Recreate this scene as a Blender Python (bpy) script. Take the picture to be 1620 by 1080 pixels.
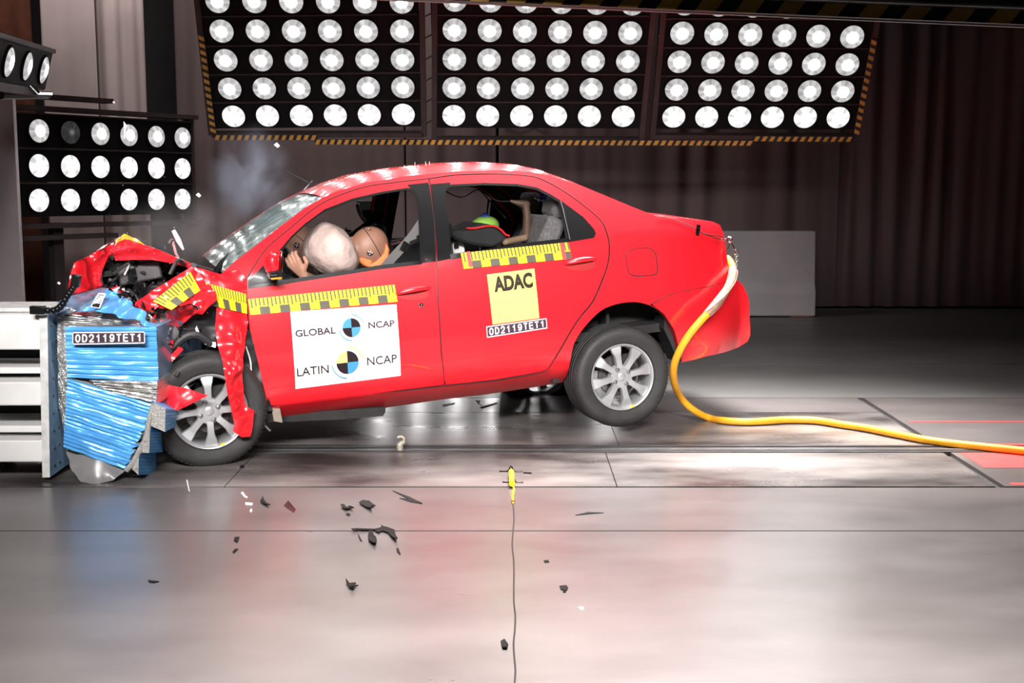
import bpy, bmesh, math, random
from mathutils import Vector, Matrix, noise
from mathutils.geometry import delaunay_2d_cdt
for o in list(bpy.data.objects): bpy.data.objects.remove(o)
S = bpy.context.scene
COL = S.collection
# ---------------------------------------------------------------- camera, world, lights, exposure
FPX = 2000.0; PITCH = math.atan(258/2000); CAMH = 1.49
cam = bpy.data.cameras.new('camera'); camo = bpy.data.objects.new('camera', cam); COL.objects.link(camo)
camo.location = (0, 0, CAMH); camo.rotation_euler = (math.pi/2-PITCH, 0, 0)
cam.sensor_width = 36; cam.lens = FPX/1620*36; cam.clip_end = 100
S.camera = camo
S.view_settings.view_transform = 'Standard'; S.view_settings.look = 'None'
S.view_settings.gamma = 1; S.view_settings.use_curve_mapping = False
S.view_settings.exposure = 0.0
wd = bpy.data.worlds.new('world'); S.world = wd; wd.use_nodes = True
wd.node_tree.nodes['Background'].inputs[0].default_value = (.5, .45, .45, 1)
wd.node_tree.nodes['Background'].inputs[1].default_value = .02
def area(name, loc, target, sx, sy, power, col=(1, .96, .95), spread=180):
    l = bpy.data.lights.new(name, 'AREA'); l.shape = 'RECTANGLE'; l.size = sx; l.size_y = sy; l.energy = power; l.color = col
    l.spread = math.radians(spread)
    o = bpy.data.objects.new(name, l); COL.objects.link(o); o.location = loc
    o.rotation_euler = (Vector(target)-Vector(loc)).to_track_quat('-Z', 'Y').to_euler(); return o
area('camera_side_lamps', (-.2, 1.5, 3.0), (-.3, 6.9, .75), 4.4, .4, 94, spread=46)
area('foreground_ceiling_lamps', (.35, 3.2, 4.4), (.35, 3.5, 0), 2.0, .5, 185, spread=60)
area('track_ceiling_lamps', (-.4, 7.3, 5.0), (-.4, 7.3, 0), 4.6, 1.2, 40, spread=90)
area('rear_ceiling_lamps', (1.2, 8.9, 4.7), (1.0, 7.3, 0), 3.2, .8, 260, spread=56)
area('added_curtain_wash', (-3.0, 11.9, 5.2), (-3.0, 14.4, 2.2), 5.0, .3, 100, spread=140)  # added light to brighten the back curtains, has no visible source
LAMP_CORE = 190.0; LAMP_RIM = .95
# ---------------------------------------------------------------- pixel rays -> points in the world
CF = Vector((0, math.cos(PITCH), -math.sin(PITCH))); CD = Vector((0, -math.sin(PITCH), -math.cos(PITCH))); CR = Vector((1, 0, 0)); CC = Vector((0, 0, CAMH))
def ray(x, y): return CR*(x-810)+CD*(y-540)+CF*FPX
def Q(x, y, Y): r = ray(x, y); return CC+r*(Y/r.y)
def FL(x, y, z=0): r = ray(x, y); return CC+r*((z-CAMH)/r.z)
def onplane(x, y, p0, n):
    r = ray(x, y); return CC+r*((p0-CC).dot(n)/r.dot(n))
YAW = math.radians(17.5); NOSE = math.radians(4.5)
AU = Vector((math.cos(YAW)*math.cos(NOSE), math.sin(YAW)*math.cos(NOSE), math.sin(NOSE)))
AV = Vector((-math.sin(YAW), math.cos(YAW), 0)); AW = AU.cross(AV)
OC = Q(990, 597, 7.25)
def P(x, y, v=0.0):
    r = ray(x, y); t = ((OC-CC).dot(AV)+v)/r.dot(AV); q = CC+r*t-OC
    return (q.dot(AU), q.dot(AW))
def L3(x, y, v): u, w = P(x, y, v); return Vector((u, v, w))
def C2W(p): return OC+AU*p[0]+AV*p[1]+AW*p[2]
# ---------------------------------------------------------------- materials
MT = {}
def nt(name):
    m = bpy.data.materials.new(name); m.use_nodes = True; t = m.node_tree; MT[name] = m
    return m, t, t.nodes, t.links, t.nodes['Principled BSDF']
def mat(name, col, rough=.5, metal=0, coat=0, var=0, vscale=6, bump=0, bscale=30, trans=0, alpha=1, ior=1.45, stretch=(1, 1, 1), spec=.5, coatr=.03):
    m, t, N, K, b = nt(name)
    b.inputs['Base Color'].default_value = (*col, 1); b.inputs['Roughness'].default_value = rough; b.inputs['Metallic'].default_value = metal
    b.inputs['Coat Weight'].default_value = coat; b.inputs['Coat Roughness'].default_value = coatr; b.inputs['Transmission Weight'].default_value = trans
    b.inputs['Alpha'].default_value = alpha; b.inputs['IOR'].default_value = ior; b.inputs['Specular IOR Level'].default_value = spec
    tc = N.new('ShaderNodeTexCoord'); mp = N.new('ShaderNodeMapping'); K.new(tc.outputs['Object'], mp.inputs[0]); mp.inputs['Scale'].default_value = stretch
    n = N.new('ShaderNodeTexNoise'); n.inputs['Scale'].default_value = vscale; n.inputs['Detail'].default_value = 5; K.new(mp.outputs[0], n.inputs[0])
    r = N.new('ShaderNodeValToRGB'); v = max(var, .02)
    r.color_ramp.elements[0].position = .3; r.color_ramp.elements[1].position = .7
    r.color_ramp.elements[0].color = (*[c*(1-v) for c in col], 1); r.color_ramp.elements[1].color = (*[min(1, c*(1+v)) for c in col], 1)
    K.new(n.outputs[0], r.inputs[0]); K.new(r.outputs[0], b.inputs['Base Color'])
    if bump:
        n2 = N.new('ShaderNodeTexNoise'); n2.inputs['Scale'].default_value = bscale; K.new(mp.outputs[0], n2.inputs[0])
        bp = N.new('ShaderNodeBump'); bp.inputs['Strength'].default_value = bump; bp.inputs['Distance'].default_value = .01
        K.new(n2.outputs[0], bp.inputs['Height']); K.new(bp.outputs[0], b.inputs['Normal'])
    return m
mat('paint', (.78, .012, .022), .32, coat=1, var=.02)
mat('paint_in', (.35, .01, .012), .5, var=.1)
mat('yellow_paint', (.9, .6, .02), .4, coat=.5)
mat('black_trim', (.006, .006, .0065), .3, coat=.1, spec=.35)
mat('black_plastic', (.02, .02, .021), .5, var=.3)
mat('dark_under', (.018, .016, .016), .75, var=.4, vscale=12)
mat('rubber', (.03, .029, .029), .6, var=.25, vscale=9, bump=.15, bscale=60)
mat('alloy', (.56, .57, .58), .32, metal=.6, var=.04)
mat('chrome', (.8, .8, .82), .12, metal=1)
mat('steel', (.42, .42, .43), .35, metal=1, var=.2)
mat('steel_dark', (.09, .085, .085), .4, metal=.6, var=.3)
mat('white_paint', (.78, .77, .75), .45, var=.06)
mat('grey_edge', (.6, .6, .58), .6, var=.2, vscale=20)
mat('blue_plate', (.25, .42, .62), .35, metal=.3, var=.2, vscale=10)
mat('foil', (.75, .74, .72), .3, metal=.9, var=.3, vscale=20, bump=.8, bscale=25, stretch=(1, 1, 8))
mat('blue_film', (.16, .25, .38), .25, coat=.4, var=.35, vscale=10)
mat('clear_plastic', (.3, .3, .3), .3, trans=.35, var=.1)
mat('interior', (.02, .019, .02), .8, var=.3)
mat('seat_fabric', (.17, .16, .16), .9, var=.35, vscale=60, bump=.3, bscale=80)
mat('seat_black', (.022, .022, .024), .8, var=.2)
mat('belt', (.11, .105, .105), .7, var=.1)
mat('dummy_skin', (.27, .135, .09), .5, var=.1, vscale=8)
mat('dummy_brown', (.105, .06, .038), .5, var=.15)
mat('dummy_tan', (.25, .165, .10), .5, var=.15)
mat('dummy_hand', (.40, .21, .145), .5, var=.1)
mat('neck_orange', (.6, .17, .05), .5, var=.1)
mat('lime', (.3, .55, .09), .5, var=.25, vscale=8)
mat('blue_tape', (.02, .08, .6), .5)
mat('red_piping', (.7, .02, .02), .6)
mat('airbag', (.52, .40, .355), .8, var=.12, vscale=14, bump=.9, bscale=22)
mat('yellow_sticker', (.95, .78, .01), .5, var=.03)
mat('pale_yellow', (.85, .74, .17), .5, var=.02)
mat('ruler_grey', (.09, .08, .055), .5, var=.1)
mat('ink', (.02, .012, .014), .8, spec=.2)
mat('brown_ink', (.015, .007, .001), .5)
mat('sign_purple', (.055, .032, .045), .8, spec=.2)
mat('sign_white', (.86, .84, .84), .5)
mat('sticker_white', (.85, .85, .85), .75, spec=.2)
mat('logo_blue', (.05, .27, .5), .5)
mat('logo_pale', (.75, .75, .74), .5)
mat('logo_lime', (.85, .85, .2), .5)
mat('hose', (.95, .42, .02), .45, coat=.2, var=.08, vscale=12)
mat('wrap', (.34, .2, .14), .6, var=.25, vscale=30)
mat('lamp_body', (.008, .008, .009), .8, var=.2, spec=.2)
mat('lamp_rail', (.05, .037, .037), .7, var=.2)
mat('debris', (.008, .007, .007), .7, spec=.2)
mat('shard_white', (.85, .85, .86), .4)
mat('amber', (.8, .28, .02), .25, coat=.5)
mat('mirror_glass', (.5, .4, .32), .1, metal=1)
mat('wood', (.28, .12, .06), .7, var=.3, bump=.2)
mat('concrete_block', (.36, .345, .345), .75, var=.08, vscale=3, bump=.1)
mat('red_line', (.75, .06, .06), .45, var=.15)
mat('seam', (.03, .028, .028), .8)
mat('wall_dark', (.05, .043, .045), .9, var=.1)
mat('ceiling_dark', (.03, .028, .03), .9)
mat('curtain_beige', (.38, .30, .285), .9, var=.12, vscale=1.5)
mat('curtain_brown', (.13, .092, .09), .9, var=.15, vscale=1.0, stretch=(1, 1, .1))
mat('curtain_rust', (.12, .035, .018), .9, var=.3)
mat('panel_grey', (.5, .46, .46), .6, var=.05)
mat('brass', (.8, .5, .12), .35, metal=.8)
mat('wire_dark', (.02, .018, .018), .5)
def glass(name, col, a, rough=.03):
    m, t, N, K, b = nt(name)
    out = N['Material Output']; N.remove(b)
    tr = N.new('ShaderNodeBsdfTransparent'); tr.inputs[0].default_value = (*col, 1)
    gl = N.new('ShaderNodeBsdfGlossy'); gl.inputs['Roughness'].default_value = rough
    fr = N.new('ShaderNodeFresnel'); fr.inputs[0].default_value = 1.3
    mx = N.new('ShaderNodeMixShader'); mm = N.new('ShaderNodeMath'); mm.operation = 'ADD'; mm.inputs[1].default_value = a
    K.new(fr.outputs[0], mm.inputs[0]); K.new(mm.outputs[0], mx.inputs[0]); K.new(tr.outputs[0], mx.inputs[1]); K.new(gl.outputs[0], mx.inputs[2]); K.new(mx.outputs[0], out.inputs[0])
    return m
glass('window_glass', (.86, .87, .87), .0)
glass('dark_glass', (.12, .12, .13), .02)
def cracked():
    m, t, N, K, b = nt('cracked_glass')
    b.inputs['Base Color'].default_value = (.42, .58, .54, 1); b.inputs['Roughness'].default_value = .12; b.inputs['Coat Weight'].default_value = .6
    tc = N.new('ShaderNodeTexCoord'); mp = N.new('ShaderNodeMapping'); mp.inputs['Scale'].default_value = (1.6, 9, 1.6); K.new(tc.outputs['Object'], mp.inputs[0])
    ns = N.new('ShaderNodeTexNoise'); ns.inputs['Scale'].default_value = 3; K.new(tc.outputs['Object'], ns.inputs[0])
    mxv = N.new('ShaderNodeMix'); mxv.data_type = 'VECTOR'; mxv.inputs[0].default_value = .25; K.new(mp.outputs[0], mxv.inputs[4]); K.new(ns.outputs[1], mxv.inputs[5])
    vo = N.new('ShaderNodeTexVoronoi'); vo.feature = 'DISTANCE_TO_EDGE'; vo.inputs['Scale'].default_value = 2.2; K.new(mxv.outputs[1], vo.inputs[0])
    r = N.new('ShaderNodeValToRGB'); r.color_ramp.elements[0].position = .0; r.color_ramp.elements[0].color = (1, 1, 1, 1); r.color_ramp.elements[1].position = .05; r.color_ramp.elements[1].color = (0, 0, 0, 1)
    K.new(vo.outputs[0], r.inputs[0])
    n2 = N.new('ShaderNodeTexNoise'); n2.inputs['Scale'].default_value = 5; n2.inputs['Detail'].default_value = 6; K.new(mp.outputs[0], n2.inputs[0])
    r2 = N.new('ShaderNodeValToRGB'); r2.color_ramp.elements[0].position = .35; r2.color_ramp.elements[0].color = (.18, .18, .18, 1); r2.color_ramp.elements[1].position = .7; r2.color_ramp.elements[1].color = (.8, .8, .8, 1)
    K.new(n2.outputs[0], r2.inputs[0])
    mx = N.new('ShaderNodeMath'); mx.operation = 'MAXIMUM'; K.new(r.outputs[0], mx.inputs[0]); K.new(r2.outputs[0], mx.inputs[1]); K.new(mx.outputs[0], b.inputs['Alpha'])
    mc = N.new('ShaderNodeMix'); mc.data_type = 'RGBA'; K.new(r.outputs[0], mc.inputs[0]); mc.inputs[6].default_value = (.17, .30, .275, 1); mc.inputs[7].default_value = (.7, .8, .77, 1); K.new(mc.outputs[2], b.inputs['Base Color'])
    bp = N.new('ShaderNodeBump'); bp.inputs['Strength'].default_value = .2; bp.inputs['Distance'].default_value = .02; K.new(n2.outputs[0], bp.inputs['Height']); K.new(bp.outputs[0], b.inputs['Normal'])
cracked()
def floor_mat(name, base, dark, r0, r1, sc, contrast, stretch, metal=0, bump=.02):
    m, t, N, K, b = nt(name)
    tc = N.new('ShaderNodeTexCoord'); mp = N.new('ShaderNodeMapping'); mp.inputs['Scale'].default_value = stretch; K.new(tc.outputs['Object'], mp.inputs[0])
    n = N.new('ShaderNodeTexNoise'); n.inputs['Scale'].default_value = sc; n.inputs['Detail'].default_value = 6; n.inputs['Roughness'].default_value = .55; K.new(mp.outputs[0], n.inputs[0])
    r = N.new('ShaderNodeValToRGB'); e = r.color_ramp.elements; e[0].position = .5-contrast; e[0].color = (*dark, 1); e[1].position = .5+contrast; e[1].color = (*base, 1)
    K.new(n.outputs[0], r.inputs[0]); K.new(r.outputs[0], b.inputs['Base Color'])
    n2 = N.new('ShaderNodeTexNoise'); n2.inputs['Scale'].default_value = sc*2.3; n2.inputs['Detail'].default_value = 6; K.new(mp.outputs[0], n2.inputs[0])
    mr = N.new('ShaderNodeMapRange'); mr.inputs[3].default_value = r0; mr.inputs[4].default_value = r1; mr.inputs[1].default_value = .1; mr.inputs[2].default_value = .9
    K.new(n2.outputs[0], mr.inputs[0]); K.new(mr.outputs[0], b.inputs['Roughness']); b.inputs['Metallic'].default_value = metal
    n3 = N.new('ShaderNodeTexNoise'); n3.inputs['Scale'].default_value = 60; n3.inputs['Detail'].default_value = 4; K.new(tc.outputs['Object'], n3.inputs[0])
    bp = N.new('ShaderNodeBump'); bp.inputs['Strength'].default_value = bump; bp.inputs['Distance'].default_value = .01; K.new(n3.outputs[0], bp.inputs['Height']); K.new(bp.outputs[0], b.inputs['Normal'])
    return b
floor_mat('concrete', (.145, .131, .127), (.085, .075, .072), .25, .36, 1.3, .25, (1, 1.8, 1))
floor_mat('concrete_far', (.13, .128, .122), (.095, .092, .088), .35, .5, .8, .2, (1, 1.5, 1))
floor_mat('steel_floor', (.22, .2, .19), (.035, .029, .027), .2, .4, .8, .13, (1, 2.2, 1))
def hazard(name, ori, w, yel=(.75, .4, .05)):
    m, t, N, K, b = nt(name); b.inputs['Roughness'].default_value = .5
    tc = N.new('ShaderNodeTexCoord'); wv = N.new('ShaderNodeTexWave'); wv.wave_profile = 'SIN'; wv.bands_direction = 'X'
    mp = N.new('ShaderNodeMapping'); mp.inputs['Rotation'].default_value = ori; K.new(tc.outputs['Object'], mp.inputs[0]); K.new(mp.outputs[0], wv.inputs[0])
    wv.inputs['Scale'].default_value = w
    r = N.new('ShaderNodeValToRGB'); r.color_ramp.interpolation = 'CONSTANT'; r.color_ramp.elements[0].color = (.012, .011, .011, 1); r.color_ramp.elements[1].position = .5; r.color_ramp.elements[1].color = (*yel, 1)
    K.new(wv.outputs[1], r.inputs[0]); K.new(r.outputs[0], b.inputs['Base Color'])
hazard('hazard_small', (0, math.radians(40), 0), 4.0)
hazard('hazard_big', (0, math.radians(50), 0), 1.55, (.55, .32, .08))
def lampmats():
    for nm, core, rim in (('lamp_bright', LAMP_CORE, 1.7), ('lamp_facet', LAMP_CORE, LAMP_RIM), ('lamp_weak', .25, .06)):
        m, t, N, K, b = nt(nm); out = N['Material Output']; N.remove(b)
        em = N.new('ShaderNodeEmission'); K.new(em.outputs[0], out.inputs[0]); em.inputs[0].default_value = (1, .97, .97, 1)
        tc = N.new('ShaderNodeTexCoord'); ln = N.new('ShaderNodeVectorMath'); ln.operation = 'LENGTH'; K.new(tc.outputs['Object'], ln.inputs[0])
        gr = N.new('ShaderNodeTexGradient'); gr.gradient_type = 'RADIAL'; K.new(tc.outputs['Object'], gr.inputs[0])
        oi = N.new('ShaderNodeObjectInfo')
        ad = N.new('ShaderNodeMath'); ad.operation = 'MULTIPLY_ADD'; K.new(gr.outputs[1], ad.inputs[0]); ad.inputs[1].default_value = 1.0; K.new(oi.outputs['Random'], ad.inputs[2])
        n = N.new('ShaderNodeTexNoise'); n.noise_dimensions = '1D'; n.inputs['Scale'].default_value = 8; n.inputs['Detail'].default_value = 4; K.new(ad.outputs[0], n.inputs['W'])
        r = N.new('ShaderNodeMapRange'); r.inputs[1].default_value = .35; r.inputs[2].default_value = .7; r.inputs[3].default_value = .4*rim; r.inputs[4].default_value = .85*rim; K.new(n.outputs[0], r.inputs[0])
        c = N.new('ShaderNodeMapRange'); c.inputs[1].default_value = 0; c.inputs[2].default_value = .075; c.inputs[3].default_value = 1; c.inputs[4].default_value = 0; K.new(ln.outputs['Value'], c.inputs[0])
        pw = N.new('ShaderNodeMath'); pw.operation = 'POWER'; pw.inputs[1].default_value = 6; K.new(c.outputs[0], pw.inputs[0])
        s = N.new('ShaderNodeMath'); s.operation = 'MULTIPLY_ADD'; s.inputs[1].default_value = core*5.4; K.new(pw.outputs[0], s.inputs[0]); K.new(r.outputs[0], s.inputs[2]); K.new(s.outputs[0], em.inputs[1])
lampmats()
# ---------------------------------------------------------------- mesh helpers
def tag(o, label=None, cat=None, group=None, kind=None):
    if label: o['label'] = label
    if cat: o['category'] = cat
    if group: o['group'] = group
    if kind: o['kind'] = kind
    return o
def empty(name, loc=(0, 0, 0), label=None, cat=None, group=None):
    o = bpy.data.objects.new(name, None); COL.objects.link(o); o.location = loc; o.empty_display_size = .1
    return tag(o, label, cat, group)
class MB:
    def __init__(s): s.v = []; s.f = []; s.m = []; s.mats = []
    def add(s, vs, fs, m):
        if m not in s.mats: s.mats.append(m)
        k = len(s.v); s.v += [tuple(v) for v in vs]; s.f += [tuple(i+k for i in f) for f in fs]; s.m += [s.mats.index(m)]*len(fs); return s
    def box(s, c, d, m, R=None):
        c = Vector(c); h = Vector(d)/2
        vs = [Vector((x*h.x, y*h.y, z*h.z)) for x in (-1, 1) for y in (-1, 1) for z in (-1, 1)]
        if R: vs = [R @ v for v in vs]
        return s.add([c+v for v in vs], [(0, 1, 3, 2), (4, 6, 7, 5), (0, 4, 5, 1), (2, 3, 7, 6), (0, 2, 6, 4), (1, 5, 7, 3)], m)
    def cbox(s, a, b, m):   # from corner a to corner b
        return s.box([(a[i]+b[i])/2 for i in range(3)], [abs(a[i]-b[i]) for i in range(3)], m)
    def prism(s, poly, d, m, mside=None):   # poly: 3D points, d: extrusion vector
        n = len(poly); d = Vector(d); a = [Vector(p) for p in poly]; b = [p+d for p in a]
        s.add(a, [tuple(range(n))], m); s.add(b, [tuple(reversed(range(n)))], m)
        s.add(a+b, [(i, i+n, (i+1) % n+n, (i+1) % n) for i in range(n)], mside or m); return s
    def tube(s, pts, r, m, n=10, cap=True):
        pts = [Vector(p) for p in pts]; rs = r if isinstance(r, (list, tuple)) else [r]*len(pts); vs = []; fs = []; up = None
        for i, p in enumerate(pts):
            t = (pts[min(i+1, len(pts)-1)]-pts[max(i-1, 0)]).normalized()
            if up is None: up = t.orthogonal().normalized()
            up = (up-t*up.dot(t)).normalized(); bi = t.cross(up)
            vs += [p+(up*math.cos(a)+bi*math.sin(a))*rs[i] for a in [2*math.pi*k/n for k in range(n)]]
        for i in range(len(pts)-1):
            for k in range(n): fs.append((i*n+k, i*n+(k+1) % n, (i+1)*n+(k+1) % n, (i+1)*n+k))
        if cap: fs += [tuple(reversed(range(n))), tuple(range((len(pts)-1)*n, len(pts)*n))]
        return s.add(vs, fs, m)
    def lathe(s, prof, c, ax, m, n=48, close=False):   # prof: (radius, offset along axis)
        c = Vector(c); ax = Vector(ax).normalized(); e1 = ax.orthogonal().normalized(); e2 = ax.cross(e1); vs = []; fs = []
        for r, h in prof: vs += [c+ax*h+(e1*math.cos(a)+e2*math.sin(a))*r for a in [2*math.pi*k/n for k in range(n)]]
        q = len(prof)
        for i in range(q-(0 if close else 1)):
            j = (i+1) % q
            for k in range(n): fs.append((i*n+k, i*n+(k+1) % n, j*n+(k+1) % n, j*n+k))
        return s.add(vs, fs, m)
    def sphere(s, c, r, m, sub=2, R=None):
        b = bmesh.new(); bmesh.ops.create_icosphere(b, subdivisions=sub, radius=1); r = r if isinstance(r, (tuple, list)) else (r, r, r)
        vs = [Vector((v.co.x*r[0], v.co.y*r[1], v.co.z*r[2])) for v in b.verts]
        if R: vs = [R @ v for v in vs]
        fs = [tuple(v.index for v in f.verts) for f in b.faces]; b.free()
        return s.add([Vector(c)+v for v in vs], fs, m)
    def obj(s, name, parent=None, smooth=True, bev=0, solid=0, sub=0, remesh=0, sang=40, fix=True):
        me = bpy.data.meshes.new(name); me.from_pydata(s.v, [], s.f); me.update()
        for m in s.mats: me.materials.append(MT[m])
        me.polygons.foreach_set('material_index', s.m)
        if fix:
            b = bmesh.new(); b.from_mesh(me); bmesh.ops.remove_doubles(b, verts=b.verts, dist=1e-6); bmesh.ops.recalc_face_normals(b, faces=b.faces); b.to_mesh(me); b.free()
        if smooth:
            me.polygons.foreach_set('use_smooth', [True]*len(me.polygons))
            try: me.set_sharp_from_angle(angle=math.radians(sang))
            except Exception: pass
        o = bpy.data.objects.new(name, me); COL.objects.link(o)
        if parent: o.parent = parent
        if remesh:
            r = o.modifiers.new('r', 'REMESH'); r.mode = 'VOXEL'; r.voxel_size = remesh; r.use_smooth_shade = True
            c = o.modifiers.new('c', 'SMOOTH'); c.iterations = 6; c.factor = .6
        if bev: q = o.modifiers.new('b', 'BEVEL'); q.width = bev; q.segments = 2; q.limit_method = 'ANGLE'
        if solid:
            q = o.modifiers.new('s', 'SOLIDIFY'); q.thickness = solid; q.offset = -1
            if smooth: q = o.modifiers.new('e', 'EDGE_SPLIT'); q.split_angle = math.radians(max(sang, 35))
        if sub: q = o.modifiers.new('u', 'SUBSURF'); q.levels = sub; q.render_levels = sub
        return o
def spline(pts, n=8):
    pts = [Vector(p) for p in pts]; out = []
    for i in range(len(pts)-1):
        a, b, c, d = pts[max(i-1, 0)], pts[i], pts[i+1], pts[min(i+2, len(pts)-1)]
        for k in range(n):
            t = k/n; out.append(.5*((2*b)+(c-a)*t+(2*a-5*b+4*c-d)*t*t+(3*b-a-3*c+d)*t**3))
    return out+[pts[-1]]
def inpoly(x, y, p):
    c = False; j = len(p)-1
    for i in range(len(p)):
        if (p[i][1] > y) != (p[j][1] > y) and x < (p[j][0]-p[i][0])*(y-p[i][1])/(p[j][1]-p[i][1])+p[i][0]: c = not c
        j = i
    return c
def soften(p, r=.25, it=1):
    for _ in range(it):
        o = []
        for i in range(len(p)):
            a, b, c = p[i-1], p[i], p[(i+1) % len(p)]
            o.append((b[0]+(a[0]-b[0])*r, b[1]+(a[1]-b[1])*r)); o.append((b[0]+(c[0]-b[0])*r, b[1]+(c[1]-b[1])*r))
        p = o
    return p
def densify(p, st, closed=True):
    o = []
    for i in range(len(p) if closed else len(p)-1):
        a, b = p[i], p[(i+1) % len(p)]; d = math.hypot(b[0]-a[0], b[1]-a[1]); n = max(1, int(d/st+.5))
        for k in range(n): o.append((a[0]+(b[0]-a[0])*k/n, a[1]+(b[1]-a[1])*k/n))
    if not closed: o.append(p[-1])
    return o
def tess(outline, holes=(), st=.05):
    loops = [densify(outline, st)]+[densify(h, st) for h in holes]
    vs = []; es = []
    for l in loops:
        k = len(vs); vs += [Vector(p) for p in l]; es += [(k+i, k+(i+1) % len(l)) for i in range(len(l))]
    xs = [p[0] for p in outline]; ys = [p[1] for p in outline]
    edge = [tuple(v) for v in vs]; row = 0; y = min(ys)+st/2
    while y < max(ys):
        x = min(xs)+(st/2 if row % 2 else 0)
        while x < max(xs):
            if inpoly(x, y, outline) and not any(inpoly(x, y, h) for h in holes) and all((x-a)**2+(y-b)**2 > (st*.5)**2 for a, b in edge): vs.append(Vector((x, y)))
            x += st
        y += st*.87; row += 1
    V, E, F, *_ = delaunay_2d_cdt(vs, es, [], 0, 1e-6)
    ff = []
    for f in F:
        cx = sum(V[i][0] for i in f)/len(f); cy = sum(V[i][1] for i in f)/len(f)
        if inpoly(cx, cy, outline) and not any(inpoly(cx, cy, h) for h in holes): ff.append(tuple(f))
    return [(v[0], v[1]) for v in V], ff
WD = 1.69
def Vs(u, w):
    v = .09*((.35-w)/.4)**2 if w < .35 else (.035*((w-.35)/.45)**2 if w < .8 else .035+.5*(w-.8)+.25*(w-.8)**2)
    if w < .12: v += (.10 if u < .2 else .03)*((.12-w)/.12)**1.7
    if u > .25: v += .22*((min(u, .9)-.25)/.6)**2.5
    if u < -1.9: v += .10*((-1.9-u)/.6)**2
    return v
def SP(x, y, off=0):
    v = 0
    for _ in range(30):
        u, w = P(x, y, v); v = .5*v+.5*(Vs(u, w)+off)
    return (u, w)
def SPs(pts, off=0): return [SP(x, y, off) for x, y in pts]
def panel(name, px, parent, m='paint', holes=(), off=0, st=.06, solid=.012, far=False, inward=True, uw=False, mb=None):
    o = px if uw else SPs(px, off); h = [x if uw else SPs(x, off) for x in holes]
    V, F = tess(o, h, st)
    vs = [(u, (WD-Vs(u, w)-off) if far else Vs(u, w)+off, w) for u, w in V]
    fs = []
    for f in F:
        a, b, c = [V[i] for i in f[:3]]; ccw = (b[0]-a[0])*(c[1]-a[1])-(b[1]-a[1])*(c[0]-a[0]) > 0
        fs.append(f if ccw != far else tuple(reversed(f)))
    mb = mb or MB(); mb.add(vs, fs, m)
    if name is None: return mb
    return mb.obj(name, parent, solid=solid, fix=False)
def crumple(name, ctrl, parent, m='paint', extra=(), st=.014, solid=.004, amp=.008, seed=0, frq=9):
    """bent sheet: outline of (px,py,v), extra interior points pull the depth"""
    o3 = [L3(*c) for c in ctrl]; e3 = [L3(*c) for c in extra]; al = o3+e3
    V, F = tess([(p.x, p.z) for p in o3], (), st); vs = []
    for u, w in V:
        sw = 0; sv = 0
        for p in al:
            k = 1/((p.x-u)**2+(p.z-w)**2+1e-5)**1.6; sw += k; sv += k*p.y
        n = noise.noise(Vector((u*frq, w*frq, seed))); vs.append((u, sv/sw+amp*(math.sqrt(n*n+.004)*3-1)+amp*.15*noise.noise(Vector((u*30, w*30, seed))), w))
    fs = []
    for f in F:
        a, b, c = [V[i] for i in f[:3]]; fs.append(f if (b[0]-a[0])*(c[1]-a[1])-(b[1]-a[1])*(c[0]-a[0]) > 0 else tuple(reversed(f)))
    return MB().add(vs, fs, m).obj(name, parent, solid=solid, fix=False, sang=60)
def loft(name, px, parent, m, bulge, dirf=(0, 1), n=24, inset=0, off=0, solid=.004, pw=2.0, mb=None, t0=0, t1=1, pts=None):
    """sheet across the car from near side polyline to its mirror"""
    uw = pts or SPs(px, 0); rows = []
    for i, (u, w) in enumerate(uw):
        v0 = Vs(u, w)+inset; b = bulge[i] if isinstance(bulge, (list, tuple)) else bulge; d = dirf[i] if isinstance(dirf, list) else dirf
        r = []
        for k in range(n+1):
            t = t0+(t1-t0)*k/n; q = 1-abs(2*t-1)**pw
            r.append((u+d[0]*(b*q+off), v0+(WD-2*v0)*t, w+d[1]*(b*q+off)))
        rows.append(r)
    vs = [p for r in rows for p in r]; fs = [(i*(n+1)+k, i*(n+1)+k+1, (i+1)*(n+1)+k+1, (i+1)*(n+1)+k) for i in range(len(rows)-1) for k in range(n)]
    mb = mb or MB(); mb.add(vs, fs, m)
    if name is None: return mb
    return mb.obj(name, parent, solid=solid)
TXT = {}
def text_geo(s, bold=0):
    k = (s, bold)
    if k not in TXT:
        c = bpy.data.curves.new('t', 'FONT'); c.body = s; c.offset = bold; c.resolution_u = 4
        o = bpy.data.objects.new('t', c); COL.objects.link(o); bpy.context.view_layer.update()
        me = bpy.data.meshes.new_from_object(o.evaluated_get(bpy.context.evaluated_depsgraph_get()))
        vs = [(v.co.x, v.co.y) for v in me.vertices]; fs = [tuple(p.vertices) for p in me.polygons]
        bpy.data.objects.remove(o); bpy.data.curves.remove(c); bpy.data.meshes.remove(me)
        x0 = min(v[0] for v in vs); x1 = max(v[0] for v in vs); y0 = min(v[1] for v in vs); y1 = max(v[1] for v in vs)
        TXT[k] = ([((x-x0)/(x1-x0), (y-y0)/(y1-y0)) for x, y in vs], fs)
    return TXT[k]
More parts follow.
